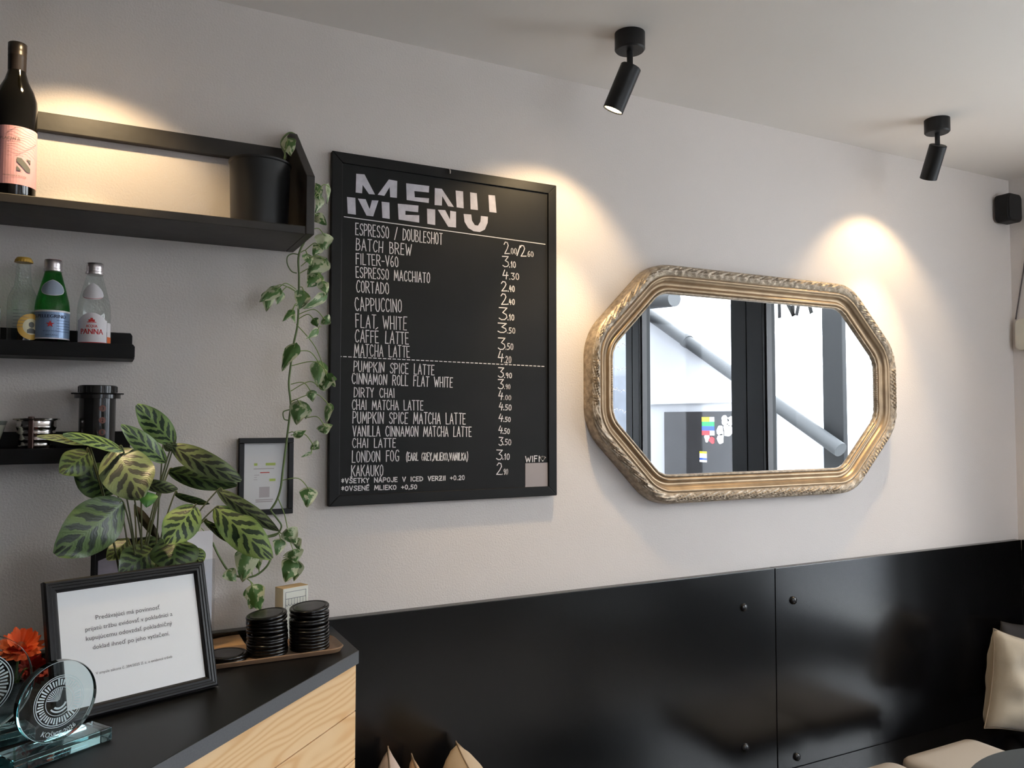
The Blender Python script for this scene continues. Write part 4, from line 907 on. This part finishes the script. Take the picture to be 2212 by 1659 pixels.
for s, a_, b2 in [('Predávajúci má povinnosť', (207, 1338.5), (345, 1315.7)), ('prijatú tržbu evidovať v pokladnici a', (184.5, 1364.6), (372.5, 1330)), ('kupujúcemu odovzdať pokladničný', (186, 1384.5), (372, 1350)),
                  ('doklad ihneď po jeho vytlačení.', (200.7, 1403), (366, 1372)), ('V zmysle zákona č. 384/2025 Z. z. o evidencii tržieb', (207, 1457.5), (372, 1420.6))]:
    if s.startswith('V zmysle'): tx.build('printed_text', M['ink'], sg); tx = MB()
    text_on(tx, s, hit(*a_, p0, fN), hit(*b2, p0, fN), fN, lift=.0003)
tx.build('footnote', M['ink'], sg)

# white card in a clear holder and a dark framed print behind the plant
wc = thing('card_stand', 'tall white card in a clear stand behind the framed sign', 'card', (.205, -.11, CZ))
MB().prism([(.15, -.118, CZ+.012), (.2345, -.100, CZ+.012), (.2345, -.100, 1.302), (.15, -.118, 1.302)], (0, .002, 0)).build('card', M['cardwhite'], wc)
MB().prism([(.15, -.123, CZ+.0006), (.2395, -.104, CZ+.0006), (.2395, -.104, CZ+.20), (.15, -.123, CZ+.20)], (0, .0025, 0)).build('holder', M['acrylic'], wc)
MB().box((.15, -.14, CZ+.0006), (.238, -.085, CZ+.003)).build('holder_foot', M['acrylic'], wc)
bf = thing('framed_print', 'thin black framed print standing behind the striped plant', 'picture', (.06, -.07, CZ))
A0, A1 = at(197, 1168, -.085), at(272, 1163, -.085); wdt = .125; x0, z1 = A0.x, A0.z
f = MB()
for a, b2 in [((x0, -.092, CZ+.0006), (x0+.009, -.078, z1)), ((x0+wdt-.009, -.092, CZ+.0006), (x0+wdt, -.078, z1)), ((x0+.009, -.092, z1-.008), (x0+wdt-.009, -.078, z1)), ((x0+.009, -.092, CZ+.0006), (x0+wdt-.009, -.078, CZ+.009))]: f.box(a, b2)
f.build('frame', M['frame'], bf, bevel=.001)
MB().box((x0+.008, -.086, CZ+.008), (x0+wdt-.008, -.081, z1-.007)).build('dark_print', M['print_dark'], bf)
yq = -.0865; a = at(212, 1212, yq); b2 = at(253, 1195, yq); c2 = at(262, 1206, yq); d2 = at(212, 1300, yq)
MB().add([a, (b2.x, yq, b2.z), (c2.x, yq, c2.z), (c2.x, yq, d2.z), (a.x, yq, d2.z)], [(0, 1, 2, 3, 4)]).build('pale_print', M['print_lilac'], bf)

# ------------------------------------------------------------------ glass awards
def award(cx, cy, R, rot, label, base_w, base_d, text, group):
    z = CZ+.0006; nrm = Vector((math.sin(rot), -math.cos(rot), 0)); rt = Vector((math.cos(rot), math.sin(rot), 0)); upz = Vector((0, 0, 1))
    t = thing('glass_award', label, 'award', (cx, cy, z), group)
    bh = .020; bc = Vector((cx, cy, z)); th = .014
    MB().obox(bc-rt*base_w/2+nrm*base_d/2, rt*base_w, -nrm*base_d, upz*bh).build('base', M['award'], t, bevel=.0015)
    dc = bc+upz*(bh+R*.985)
    d = MB(); vs, fs, n = [], [], 64; cut = -R*.985
    P = [(R*math.sin(2*PI*k/n), max(cut, -R*math.cos(2*PI*k/n))) for k in range(n)]
    d.prism([dc+rt*a_+upz*b_+nrm*(th/2) for a_, b_ in P], -nrm*th); d.build('disc', M['award'], t, smooth=True, bevel=.001)
    e = MB(); o = dc+nrm*(th/2+.0004)
    def pt(r, a_): return o+rt*(r*math.cos(a_))+upz*(r*math.sin(a_))
    def arc(r0, r1, a0, a1, n_=40):
        V = []
        for k in range(n_+1): q = a0+(a1-a0)*k/n_; V += [pt(r0, q), pt(r1, q)]
        e.add(V, [(2*k, 2*k+1, 2*k+3, 2*k+2) for k in range(n_)])
    arc(R*.63, R*.645, 0, 2*PI, 64); arc(R*.58, R*.60, 0, 2*PI, 64); arc(R*.34, R*.355, 0, 2*PI, 48)
    for k in range(44): q = 2*PI*k/44; arc(R*.40, R*(.53+.02*(k % 3)), q, q+.075, 2)
    for k in range(11): q = PI*.42+k*.15; arc(R*.04, R*.33, q, q+.075, 2)
    arc(R*.15, R*.20, PI*1.25, PI*1.9, 14); arc(R*.24, R*.28, PI*1.2, PI*1.75, 14)
    vs, fs = glyphs(text) if text else ([(0, 0), (1, 0)], []); x0_, x1_ = min(v[0] for v in vs), max(v[0] for v in vs); k_ = R*.95/(x1_-x0_); rr = R*.86
    if text: e.add([o+rt*((rr-y_*k_)*math.sin(((x_-(x0_+x1_)/2)*k_)/rr))-upz*((rr-y_*k_)*math.cos(((x_-(x0_+x1_)/2)*k_)/rr)) for x_, y_ in vs], fs)
    e.build('engraving', M['frost'], t)
award(-.046, -.575, .060, math.radians(32), 'round clear glass award on a slab base, in front of the framed sign', .150, .052, 'KOŠICE 2026', 'round glass awards')
award(-.158, -.500, .077, math.radians(20), 'larger round glass award cut off at the left edge, before the orange flower', .150, .05, '', 'round glass awards')

# ------------------------------------------------------------------ orange flowers
vx, vy = -.115, -.405
vs_ = thing('flower_vase', 'small dark vase of orange flowers behind the larger glass award', 'vase', (vx, vy, CZ))
MB().lathe([(0, .002), (.022, 0), (.026, .02), (.020, .045), (.012, .06), (.014, .07), (.011, .07), (.010, .05), (0, .05)], (vx, vy, CZ+.0006), 32).build('vase_body', M['pot'], vs_, smooth=True)
def flower(c0, R, m1, label, tilt):
    c0 = Vector(c0); A = (TOCAM(c0)*.45+Vector(tilt)).normalized(); X = A.orthogonal().normalized(); Y = A.cross(X)
    t = thing('flower', label, 'flower', c0, 'orange flowers at the left edge')
    MB().tube(spline([Vector((vx, vy, CZ+.056)), Vector((vx, vy, CZ+.09)).lerp(c0, .5), c0-A*.004], 6), .0018, 8).build('stem', M['vine'], t, smooth=True)
    for layer, (nn_, rr, lift) in enumerate([(17, 1.0, .15), (14, .82, .42), (11, .6, .75)]):
        for k in range(nn_):
            a = 2*PI*k/nn_+layer*.3+random.uniform(-.08, .08); dir_ = X*math.cos(a)+Y*math.sin(a)
            leaf('oval', c0+dir_*R*.12, c0+dir_*R*rr*random.uniform(.92, 1.05)+A*R*lift*random.uniform(.8, 1.2), R*.40, A, m1, t, arch=-.1, fold=.2, name='petal')
    MB().lathe([(R*.16, -.002), (R*.20, R*.10), (R*.14, R*.22), (0, R*.26)], c0, 20, axis=A).build('flower_centre', M['floret'], t, smooth=True)
flower(at(44, 1398, -.41), .036, M['petal'], 'bright orange daisy-like flower at the left edge, upper of the two', (0, 0, .55))
flower(at(68, 1446, -.375), .028, M['petalred'], 'deep red-orange flower tucked below the bright orange one', (.3, 0, .1))

# ------------------------------------------------------------------ striped prayer plant
cx, cy = .085, -.215
cp_ = thing('planter', 'dark planter hidden behind the framed sign, holding the striped plant', 'pot', (cx, cy, CZ))
MB().lathe([(.050, 0), (.054, .003), (.062, .105), (.064, .108), (.060, .108), (.056, .09), (0, .09)], (cx, cy, CZ+.0006), 40).build('pot_body', M['pot'], cp_, smooth=True)
MB().lathe([(0, .1), (.0565, .098), (.0565, .091)], (cx, cy, CZ+.0006), 32).build('soil', M['soil'], cp_, smooth=True)
pl = thing('striped_plant', 'leafy plant with dark striped green leaves on the counter', 'plant', (cx, cy, CZ+.1))
def z3(x_, y_, yy): return at(50+x_*.32543, 820+y_*.32543, yy)
VIEW = lambda p, ux=0, uy=0, uz=0: TOCAM(p)+Vector((ux, uy, uz))
# base, tip (zoom px), plane y of base and tip, width in px, material, roll, arch, fold, face tilt
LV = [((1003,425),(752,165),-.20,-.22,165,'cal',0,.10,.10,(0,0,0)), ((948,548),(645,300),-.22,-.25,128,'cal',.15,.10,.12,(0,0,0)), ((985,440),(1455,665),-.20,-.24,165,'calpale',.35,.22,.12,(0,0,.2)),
      ((965,610),(1420,700),-.18,-.20,150,'calshade',.2,.10,.15,(0,0,0)), ((785,685),(1030,722),-.22,-.24,95,'calpale',.5,.2,.2,(0,0,.1)), ((665,470),(255,372),-.25,-.30,100,'cal',.3,.12,.12,(0,0,.3)),
      ((440,432),(85,385),-.27,-.31,75,'calpale',.5,.12,.15,(0,0,.3)), ((610,462),(785,795),-.24,-.30,330,'calpale',-.1,.14,.12,(0,0,.1)), ((440,480),(250,630),-.22,-.26,190,'calshade',.1,.14,.15,(0,0,0)),
      ((620,735),(345,600),-.20,-.22,230,'calshade',0,.1,.15,(0,0,0)), ((665,815),(205,1165),-.26,-.32,330,'calshade',.25,.16,.12,(-.2,.3,-.5)), ((1140,838),(950,1095),-.25,-.29,225,'cal',.1,.12,.12,(0,0,0)),
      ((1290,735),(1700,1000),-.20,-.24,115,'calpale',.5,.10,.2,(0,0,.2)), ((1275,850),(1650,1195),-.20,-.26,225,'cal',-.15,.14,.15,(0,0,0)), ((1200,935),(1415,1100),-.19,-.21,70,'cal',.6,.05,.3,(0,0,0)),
      ((1010,1050),(1000,1270),-.24,-.28,300,'calshade',0,.10,.15,(0,0,0)), ((860,1130),(640,1290),-.22,-.26,230,'calshade',0,.1,.15,(0,0,0)), ((740,840),(905,1060),-.19,-.20,70,'caldry',.4,.1,.3,(0,0,0)),
      ((1005,760),(1240,820),-.18,-.19,60,'calshade',.6,.15,.2,(0,0,0)), ((1130,1120),(1180,1230),-.22,-.23,110,'cal',.2,.1,.2,(0,0,0)), ((780,1060),(920,1250),-.20,-.22,230,'calshade',0,.1,.2,(0,0,0)), ((930,425),(990,470),-.2,-.21,60,'calpale',.3,.1,.3,(0,0,0)),
      ((700,1060),(560,1200),-.17,-.19,120,'calshade',.2,.1,.2,(0,0,0))]
for (b0, t0, yb, yt, wpx, m_, roll, ar, fo, tl) in LV:
    B_, T_ = z3(*b0, yb), z3(*t0, yt); wd = wpx*.32543*(B_-CAM).dot(FW)/FPX
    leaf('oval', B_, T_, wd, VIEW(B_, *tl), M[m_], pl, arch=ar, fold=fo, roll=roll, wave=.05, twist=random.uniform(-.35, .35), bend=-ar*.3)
    r0 = Vector((cx+random.uniform(-.025, .025), cy+random.uniform(-.02, .02), CZ+.10)); mid = r0.lerp(B_, .55)+Vector((0, 0, .03))
    MB().tube(spline([r0, mid, B_, B_.lerp(T_, .08)], 7), .0016, 7).build('stem', M['stem'], pl, smooth=True)
Bq, Tq = z3(830, 760, -.24), z3(820, 850, -.25); leaf('heart', Bq, Tq, .036, VIEW(Bq), M['youngleaf'], pl, wave=.05)

# ------------------------------------------------------------------ trailing vine
VY = -.075
def vpx(*ps, y=VY): return [at(a_, b2, y) for a_, b2 in ps]
main = [Vector((PX+.02, PY, 2.12)), Vector((PX+.06, PY+.02, 2.165)), Vector((.385, -.03, 2.225)), Vector((.412, -.016, 2.258)), Vector((.436, -.022, 2.225))]+vpx((676, 440), (668, 500), y=-.05)+vpx((646, 548), (646, 600), (645, 650), (643, 700), (634, 745), (628, 790), (624, 830), (628, 872), (625, 905), (618, 960), (611, 1015), (606, 1055), (597, 1082), (584, 1102))
MB().tube(spline(main, 6), .0024, 8).build('main_stem', M['vine'], vp, smooth=True)
MB().tube(spline(vpx((584, 1102), (600, 1122), (608, 1138), (596, 1156), (572, 1160), (600, 1152)), 6), .002, 8).build('stem', M['vine'], vp, smooth=True)
MB().tube(spline(vpx((459, 1172), (475, 1205), (497, 1237), (525, 1247), (552, 1243), (575, 1225), (586, 1205)), 6), .0024, 8).build('stem', M['vine'], vp, smooth=True)
MB().tube(spline(vpx((645, 550), (632, 548), (621, 555), (621, 571), (630, 586), (641, 590)), 6), .0014, 8).build('stem', M['vine'], vp, smooth=True)
MB().tube(spline(vpx((625, 885), (612, 890), (614, 905), (624, 908)), 6), .0014, 8).build('stem', M['vine'], vp, smooth=True)
# leaf: joint on the stem, leaf base, leaf tip (picture px), width px, roll, cream?
PL = [((672,440),(683,400),(690,432),24,.2,0), ((676,430),(709,402),(708,440),13,.7,1), ((672,440),(694,428),(682,460),18,.6,1), ((668,480),(684,466),(706,486),22,.2,0), ((665,500),(700,508),(702,540),36,0,1), ((660,540),(690,532),(676,552),22,.3,0), ((650,545),(664,550),(672,574),24,.4,0),
      ((650,575),(700,562),(664,592),40,0,1), ((648,590),(688,592),(664,620),34,0,0), ((690,600),(696,610),(706,636),24,.3,1), ((700,625),(700,640),(655,668),22,.4,1), ((646,620),(656,632),(646,668),32,-.1,0), ((640,625),(600,625),(560,652),28,.5,1), ((640,630),(607,632),(598,658),20,.4,1), ((640,630),(580,634),(576,672),26,.2,1),
      ((643,655),(632,672),(610,694),14,.5,0), ((643,660),(630,674),(638,698),14,.3,1), ((643,690),(678,690),(686,706),18,.3,0), ((643,680),(700,688),(714,700),24,.2,1), ((694,706),(686,714),(662,732),16,.6,1),
      ((634,745),(636,748),(608,800),30,.25,0), ((634,760),(690,786),(686,836),34,.1,1), ((630,790),(712,812),(700,842),30,.2,1), ((640,700),(706,812),(724,836),22,.5,0), ((628,830),(672,846),(676,868),20,.2,1), ((628,845),(694,840),(706,828),18,.4,0),
      ((628,868),(648,872),(640,918),40,.1,1), ((628,868),(712,876),(704,914),18,.5,1), ((640,900),(664,882),(660,906),18,.3,1), ((660,903),(700,918),(704,938),30,.2,1), ((624,935),(638,942),(662,930),18,.4,0), ((628,940),(676,960),(690,970),22,.2,1), ((676,965),(672,978),(650,988),8,.5,1),
      ((607,1038),(668,1058),(664,1096),34,0,0), ((600,1075),(622,1146),(640,1176),34,.2,1), ((600,1150),(606,1168),(598,1200),26,.2,0), ((604,1150),(634,1190),(640,1216),36,.1,1), ((612,1200),(634,1212),(616,1258),40,.1,0), ((612,1205),(644,1218),(634,1256),26,.4,1), ((625,1160),(640,1165),(648,1190),18,.3,1),
      ((545,1243),(536,1192),(524,1258),46,0,1), ((560,1238),(556,1196),(558,1232),22,.4,0), ((500,1240),(492,1234),(510,1256),28,.1,1), ((530,1248),(546,1270),(562,1320),40,.1,0), ((530,1248),(556,1284),(540,1316),36,.3,1), ((459,1172),(415,1140),(420,1165),30,.0,0), ((612,350),(640,305),(622,334),30,0,1)]
for (j0, b0, t0, wpx, roll, cr) in PL:
    top = j0 == (612, 350)
    yy = -.10 if top else VY-random.uniform(0, .02); 
    if top: b0, t0 = (622, 302), (628, 336)
    if 10 < b0[1] < 470 and not top: yy = -.05
    B_, T_ = at(*b0, yy), at(*t0, yy-random.uniform(0, .015)); wd = 1.12*wpx*(B_-CAM).dot(FW)/FPX
    J = at(*j0, -.10 if top else VY); 
    lf = leaf('heart', B_, T_, wd, VIEW(B_, random.uniform(-.25, .25), 0, random.uniform(-.1, .35)), M['pothc'] if cr else M['poth'], vp, arch=.12, fold=.22, roll=roll*random.choice((1, -1)), wave=.06, bend=.06)
    mid = J.lerp(B_, .6)+Vector((0, -.004, .45*abs(B_.x-J.x)*.5+.004))
    MB().tube(spline([J, mid, B_, B_.lerp(T_, .06)], 6), .0011, 6).build('petiole', M['petiole'], vp, smooth=True)

# ------------------------------------------------------------------ bench corner
BZ = .395
bn = thing('bench', 'long black bench running under the black wall panels', 'bench', (1.6, -.35, 0))
MB().box((.53, -.72, BZ-.03), (XR-.01, -.0295, BZ)).build('seat_plank', M['panel'], bn, bevel=.002)
MB().box((.56, -.66, .001), (XR-.02, -.63, BZ-.031)).build('front_board', M['panel'], bn)
def pad(x0, x1, y0, y1, label):
    m = MB(); vs, fs = [], []; rows = [(.012, 0), (.002, .006), (0, .018), (.003, .032), (.012, .041), (.05, .045)]; n = 36
    for i_, h in rows: vs += [(q[0], q[1], BZ+.0006+h) for q in rrect(x0+i_, x1-i_, y0+i_, y1-i_, max(.012, .045-i_))]
    for j in range(len(rows)-1):
        for i in range(n): fs.append((j*n+i, j*n+(i+1) % n, (j+1)*n+(i+1) % n, (j+1)*n+i))
    fs.append(list(range(n))[::-1]); fs.append(list(range((len(rows)-1)*n, len(rows)*n)))
    o = m.add(vs, fs).build('seat_cushion', M['seat'], smooth=True, auto=70); props(o, label, 'seat cushion', 'taupe seat pads on the bench'); return o
pad(2.365, 2.745, -.60, -.195, 'flat taupe seat cushion beside the beige pillow')
pad(1.96, 2.335, -.60, -.195, 'flat taupe seat cushion at the bottom edge, left of the other')

def pillow(name, c0, size, thick, rot, m_, label, wrinkle=.0, sharp=.16, rib=0.0, group=None, seam=True):
    c0 = Vector(c0); n = 22; m = MB(); V = {}
    def pt(i, j, s):
        u, v = 2*i/n-1, 2*j/n-1
        px_ = u*(1-sharp*(1-abs(v)**2.2)*abs(u)**3*.55); pz = v*(1-sharp*(1-abs(u)**2.2)*abs(v)**3*.55)
        e = max(0, (1-u**4))*max(0, (1-v**4)); h = thick/2*e**.55*s
        if wrinkle: h += s*e*wrinkle*(math.sin(7*u+5*v)+.6*math.sin(11*v-4*u)+.5*math.sin(15*u*v+2))
        if rib: h += s*e**.5*rib*math.cos(v*46)
        return Vector((px_*size/2, h, pz*size/2))
    vs, idx = [], {}
    for s in (1, -1):
        for i in range(n+1):
            for j in range(n+1):
                k = (i, j) if i in (0, n) or j in (0, n) else (i, j, s)
                if k not in idx: idx[k] = len(vs); vs.append(rot @ pt(i, j, s) + c0)
    fs = []
    def gi(i, j, s): return idx[(i, j)] if i in (0, n) or j in (0, n) else idx[(i, j, s)]
    for s in (1, -1):
        for i in range(n):
            for j in range(n):
                q = [gi(i, j, s), gi(i+1, j, s), gi(i+1, j+1, s), gi(i, j+1, s)]; fs.append(q if s < 0 else q[::-1])
    t = thing(name, label, 'pillow', (c0.x, c0.y, min(v.z for v in vs)), group)
    m.add(vs, fs).build('cover', M[m_], t, smooth=True, auto=180)
    if seam:
        R_ = [pt(i, 0, 1) for i in range(n+1)]+[pt(n, j, 1) for j in range(1, n+1)]+[pt(i, n, 1) for i in range(n-1, -1, -1)]+[pt(0, j, 1) for j in range(n-1, -1, -1)]
        MB().tube([rot @ p+c0 for p in R_], .0018, 6).build('seam', M['seam'], t, smooth=True)
    return t
Rz = lambda d: Matrix.Rotation(math.radians(d), 3, 'Z'); Rx = lambda d: Matrix.Rotation(math.radians(d), 3, 'X'); Ry = lambda d: Matrix.Rotation(math.radians(d), 3, 'Y')
pillow('pillow', (2.955, -.285, .604), .34, .14, Rz(-14) @ Rx(-6) @ Ry(14), 'beige', 'wrinkled beige pillow standing in the bench corner at the right edge', wrinkle=.009)
pillow('pillow', (3.27, -.115, .585), .34, .09, Rz(-4) @ Rx(-5) @ Ry(6), 'darkpillow', 'dark grey pillow mostly hidden behind the beige one', wrinkle=.003, seam=False)
def corner_pillow(px, py, y, rot, thick, m_, label, **k):        # stands on the bench, its top near corner at a given place
    q = at(px, py, y); size = q.z-BZ-.004
    pillow('pillow', q-rot @ Vector((size/2, 0, size/2)), size, thick, rot, m_, label, **k)
corner_pillow(838, 1612, -.06, Rz(74), .085, 'pinkpillow', 'pale pink ribbed pillow, leftmost of three tips at the bottom edge', rib=.003)
corner_pillow(889, 1628, -.06, Rz(81), .052, 'tanpillow', 'tan pillow tip between the pink ribbed and the sand pillow')
corner_pillow(985, 1601, -.06, Rz(80), .13, 'sandpillow', 'sand coloured pillow, rightmost of three tips at the bottom edge')
tb = thing('round_table', 'dark round table top cut off at the bottom right corner', 'table', (1.95, -1.13, 0))
MB().lathe([(0, .715), (.34, .715), (.35, .718), (.35, .737), (.347, .74), (0, .74)], (1.95, -1.13, 0), 72).build('tabletop', M['table'], tb, smooth=True)
MB().lathe([(.03, .03), (.03, .7145)], (1.95, -1.13, 0), 24).build('pedestal', M['lampblack'], tb, smooth=True)
MB().lathe([(0, .03), (.03, .03), (.2, .012), (.22, .001), (0, .001)][::-1], (1.95, -1.13, 0), 40).build('foot', M['lampblack'], tb, smooth=True)

# ------------------------------------------------------------------ right edge: speaker and cream fixture
q0, q1 = at(2176, 421, -.066), at(2209, 481, -.066)
sp = thing('wall_speaker', 'small black speaker high in the corner by the right edge', 'speaker', ((q0.x+q1.x)/2, -.05, q1.z))
m = MB(); P = [(a_, b2) for a_, b2 in rrect(q0.x, q1.x, q1.z, q0.z+.012, .022)]
m.prism([(a_, -.066, b2) for a_, b2 in P], (0, .055, 0)); m.build('cabinet', M['speaker'], sp, bevel=.004)
P2 = rrect(q0.x+.008, q1.x-.008, q1.z+.008, q0.z+.004, .016); MB().prism([(a_, -.0685, b2) for a_, b2 in P2], (0, .002, 0)).build('grille', M['mesh'], sp)
MB().box(((q0.x+q1.x)/2-.012, -.012, q1.z+.05), ((q0.x+q1.x)/2+.012, -.0008, q1.z+.09)).build('bracket', M['speaker'], sp)
def atx(px, py, x): d = ray(px, py); return CAM + d*((x-CAM.x)/d.x)
xf = XR-.032; qa, qb = atx(2190, 690, xf), atx(2190, 758, xf); yl = qa.y
fx = thing('wall_fixture', 'pale cream rounded wall unit cut off at the right edge, with a thin dark cable', 'wall fixture', (XR-.02, yl-.1, qb.z))
P = rrect(yl-.22, yl, qb.z, qa.z, .022); MB().prism([(xf, a_, b2) for a_, b2 in P], (.031, 0, 0)).build('housing', M['fixture'], fx, bevel=.006)
MB().tube(spline([atx(2194, 690, XR-.006), atx(2203, 632, XR-.005), atx(2212, 576, XR-.005), atx(2222, 500, XR-.005)], 6), .0028, 8).build('cable', M['cable'], fx, smooth=True)
